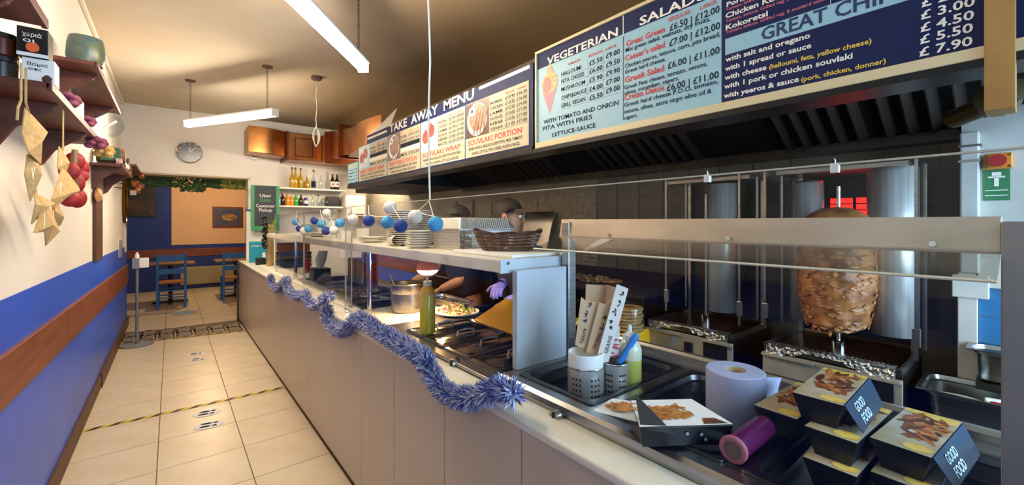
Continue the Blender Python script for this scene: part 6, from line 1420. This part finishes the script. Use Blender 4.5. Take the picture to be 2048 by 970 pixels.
def person(loc, face, label, arms, headc, shirt, sleeve, gloves):
    """arms: for each side the shoulder, elbow and wrist in world coordinates; face: heading of the body and of the head"""
    t_ = thing('person', label, 'person', (loc[0], loc[1], 0)); L = Vector((loc[0], loc[1], 0))
    f = Vector((math.cos(face[0]), math.sin(face[0]), 0)); s_ = Vector((-f.y, f.x, 0)); hf = Vector((math.cos(face[1]), math.sin(face[1]), 0)); hs = Vector((-hf.y, hf.x, 0))
    hc = Vector(headc)-L; ch = Vector((hc.x*.6, hc.y*.6, 1.22)); nk = Vector((hc.x*.85, hc.y*.85, hc.z-.17))
    V = [Vector((0, 0, .92)), Vector((hc.x*.2, hc.y*.2, 1.06)), ch, nk, hc-Vector((0, 0, .1)), hc-Vector((0, 0, .035))+hf*.005, hc+Vector((0, 0, .055))]
    rad = [(.12, .09), (.115, .08), (.125, .085), .05, (.06, .062), (.076, .088), (.078, .09)]
    E = [(0, 1), (1, 2), (2, 3), (3, 4), (4, 5), (5, 6)]
    def chain(start, pts, rs):
        p_ = start
        for q_, r in zip(pts, rs): V.append(Vector(q_)); rad.append(r); E.append((p_, len(V)-1)); p_ = len(V)-1
    for k in (-1, 1): chain(0, [s_*k*.09+Vector((0, 0, .84)), s_*k*.10+Vector((0, 0, .48))+f*.01, s_*k*.11+Vector((0, 0, .09)), s_*k*.11+Vector((0, 0, .04))+f*.1], [.085, .058, .042, .036])
    A3 = []
    for (sh_, el, wr) in arms:
        sh_, el, wr = (Vector(q_)-L for q_ in (sh_, el, wr)); A3.append((sh_, el, wr)); chain(2, [sh_, sh_.lerp(el, .5), el, el.lerp(wr, .35), wr], [.058, .05, .041, .043, .027])
    body = skin_mesh('body', V, E, rad, 'skin', t_)
    # shirt, trousers, shoes
    V2 = [V[0]+Vector((0, 0, -.04)), V[1], V[2], V[2].lerp(V[3], .6)]; r2 = [(.185, .15), (.175, .135), (.185, .14), .075]; E2 = [(0, 1), (1, 2), (2, 3)]
    for (sh_, el, wr) in A3:
        p_ = 2; end = el.lerp(wr, sleeve-1) if sleeve > 1 else sh_.lerp(el, sleeve)
        seq = [(sh_, .085), (sh_.lerp(el, .5), .07)] + ([(el, .054), (end, .045)] if sleeve > 1 else [(end, .06)])
        for q_, r in seq: V2.append(q_); r2.append(r); E2.append((p_, len(V2)-1)); p_ = len(V2)-1
    skin_mesh('shirt', V2, E2, r2, shirt, t_)
    V3 = [Vector((0, 0, .93))]; r3 = [(.165, .12)]; E3 = []
    for k in (-1, 1):
        p_ = 0
        for q_, r in ((s_*k*.09+Vector((0, 0, .82)), .098), (s_*k*.10+Vector((0, 0, .48))+f*.01, .075), (s_*k*.11+Vector((0, 0, .1)), .066)): V3.append(q_); r3.append(r); E3.append((p_, len(V3)-1)); p_ = len(V3)-1
    skin_mesh('trousers', V3, E3, r3, 'cloth_black', t_)
    for k in (-1, 1):
        c = s_*k*.11+f*.05; mb = MB().ball((0, 0, 0), 1, 14, 8); mb.v = [tuple(c+f*v[0]*.14+s_*v[1]*.05+Vector((0, 0, .045+v[2]*.045))) for v in mb.v]; mb.build('shoe', 'black', t_, smooth=True)
    # head details
    H = hc+Vector((0, 0, .01))
    def hp_(a, b, c): return H+hf*a+hs*b+Vector((0, 0, c))
    hr = MB().ball((0, 0, 0), 1, 20, 14); hr.v = [tuple(hp_(-.012+v[0]*.104, v[1]*.09, .035+max(v[2], -.5 if v[0] < .1 else .25)*.098)) for v in hr.v]; hr.build('hair', 'hair', t_, smooth=True)
    for k in (-1, 1):
        e = MB().ball((0, 0, 0), 1, 14, 10); e.v = [tuple(hp_(-.008+v[0]*.020-.010*v[2]*.3, k*(.083+.012*abs(v[0])+v[1]*.010), -.005+v[2]*.034)) for v in e.v]; e.build('ear', 'skin', t_, smooth=True)
        i_ = MB().ball((0, 0, 0), 1, 10, 8); i_.v = [tuple(hp_(-.004+v[0]*.009, k*(.094+v[1]*.004), -.003+v[2]*.018)) for v in i_.v]; i_.build('ear_hollow', mat('ear_dark', '#9a6246', .6), t_, smooth=True)
        ey = MB().ball(hp_(.083, k*.033, .005), .011, 10, 8).build('eye', 'plastic_white', t_, smooth=True); MB().ball(hp_(.092, k*.033, .005), .005, 8, 6).build('iris', 'black', ey, smooth=True)
        MB().tube([hp_(.09, k*.018, .028), hp_(.088, k*.05, .026)], .004, 6).build('eyebrow', 'hair', t_)
    MB().tube([hp_(.085, 0, .01), hp_(.104, 0, -.022), hp_(.086, 0, -.034)], [.008, .014, .01], 8).build('nose', 'skin', t_, smooth=True)
    MB().tube([hp_(.078, -.026, -.062), hp_(.09, 0, -.06), hp_(.078, .026, -.062)], .005, 6).build('mouth', mat('lips', '#8a4a3c', .5), t_)
    for i, (sh_, el, wr) in enumerate(A3):
        d = (wr-el).normalized(); hand('glove' if gloves else 'hand', wr, d+Vector((0, 0, -.25)), Vector((0, 0, -1))+f*.2, 'glove' if gloves else 'skin', t_, 1 if i else -1)
        if gloves: MB().tube([wr-d*.055, wr-d*.02, wr+d*.01], [.034, .033, .03], 14, False).build('glove_cuff', 'glove', t_, smooth=True)
    return t_
person((1.84, 2.82), (PI, PI), 'person in a dark T-shirt reaching bare arms over the far pans', [((1.76, 3.02, 1.31), (1.66, 3.06, 1.10), (1.47, 3.08, 1.03)), ((1.76, 2.64, 1.31), (1.75, 2.72, 1.07), (1.60, 2.86, .985))], (1.74, 2.83, 1.50), 'cloth_navy', .55, False)
person((1.86, 2.16), (PI*1.08, -PI*.3), 'person in dark clothing and purple gloves working behind the shelf end', [((1.79, 1.98, 1.30), (1.74, 1.97, 1.05), (1.63, 2.06, 1.005)), ((1.80, 2.36, 1.30), (1.79, 2.26, 1.09), (1.66, 2.16, 1.10))], (1.79, 2.235, 1.525), 'cloth_black', 1.55, True)
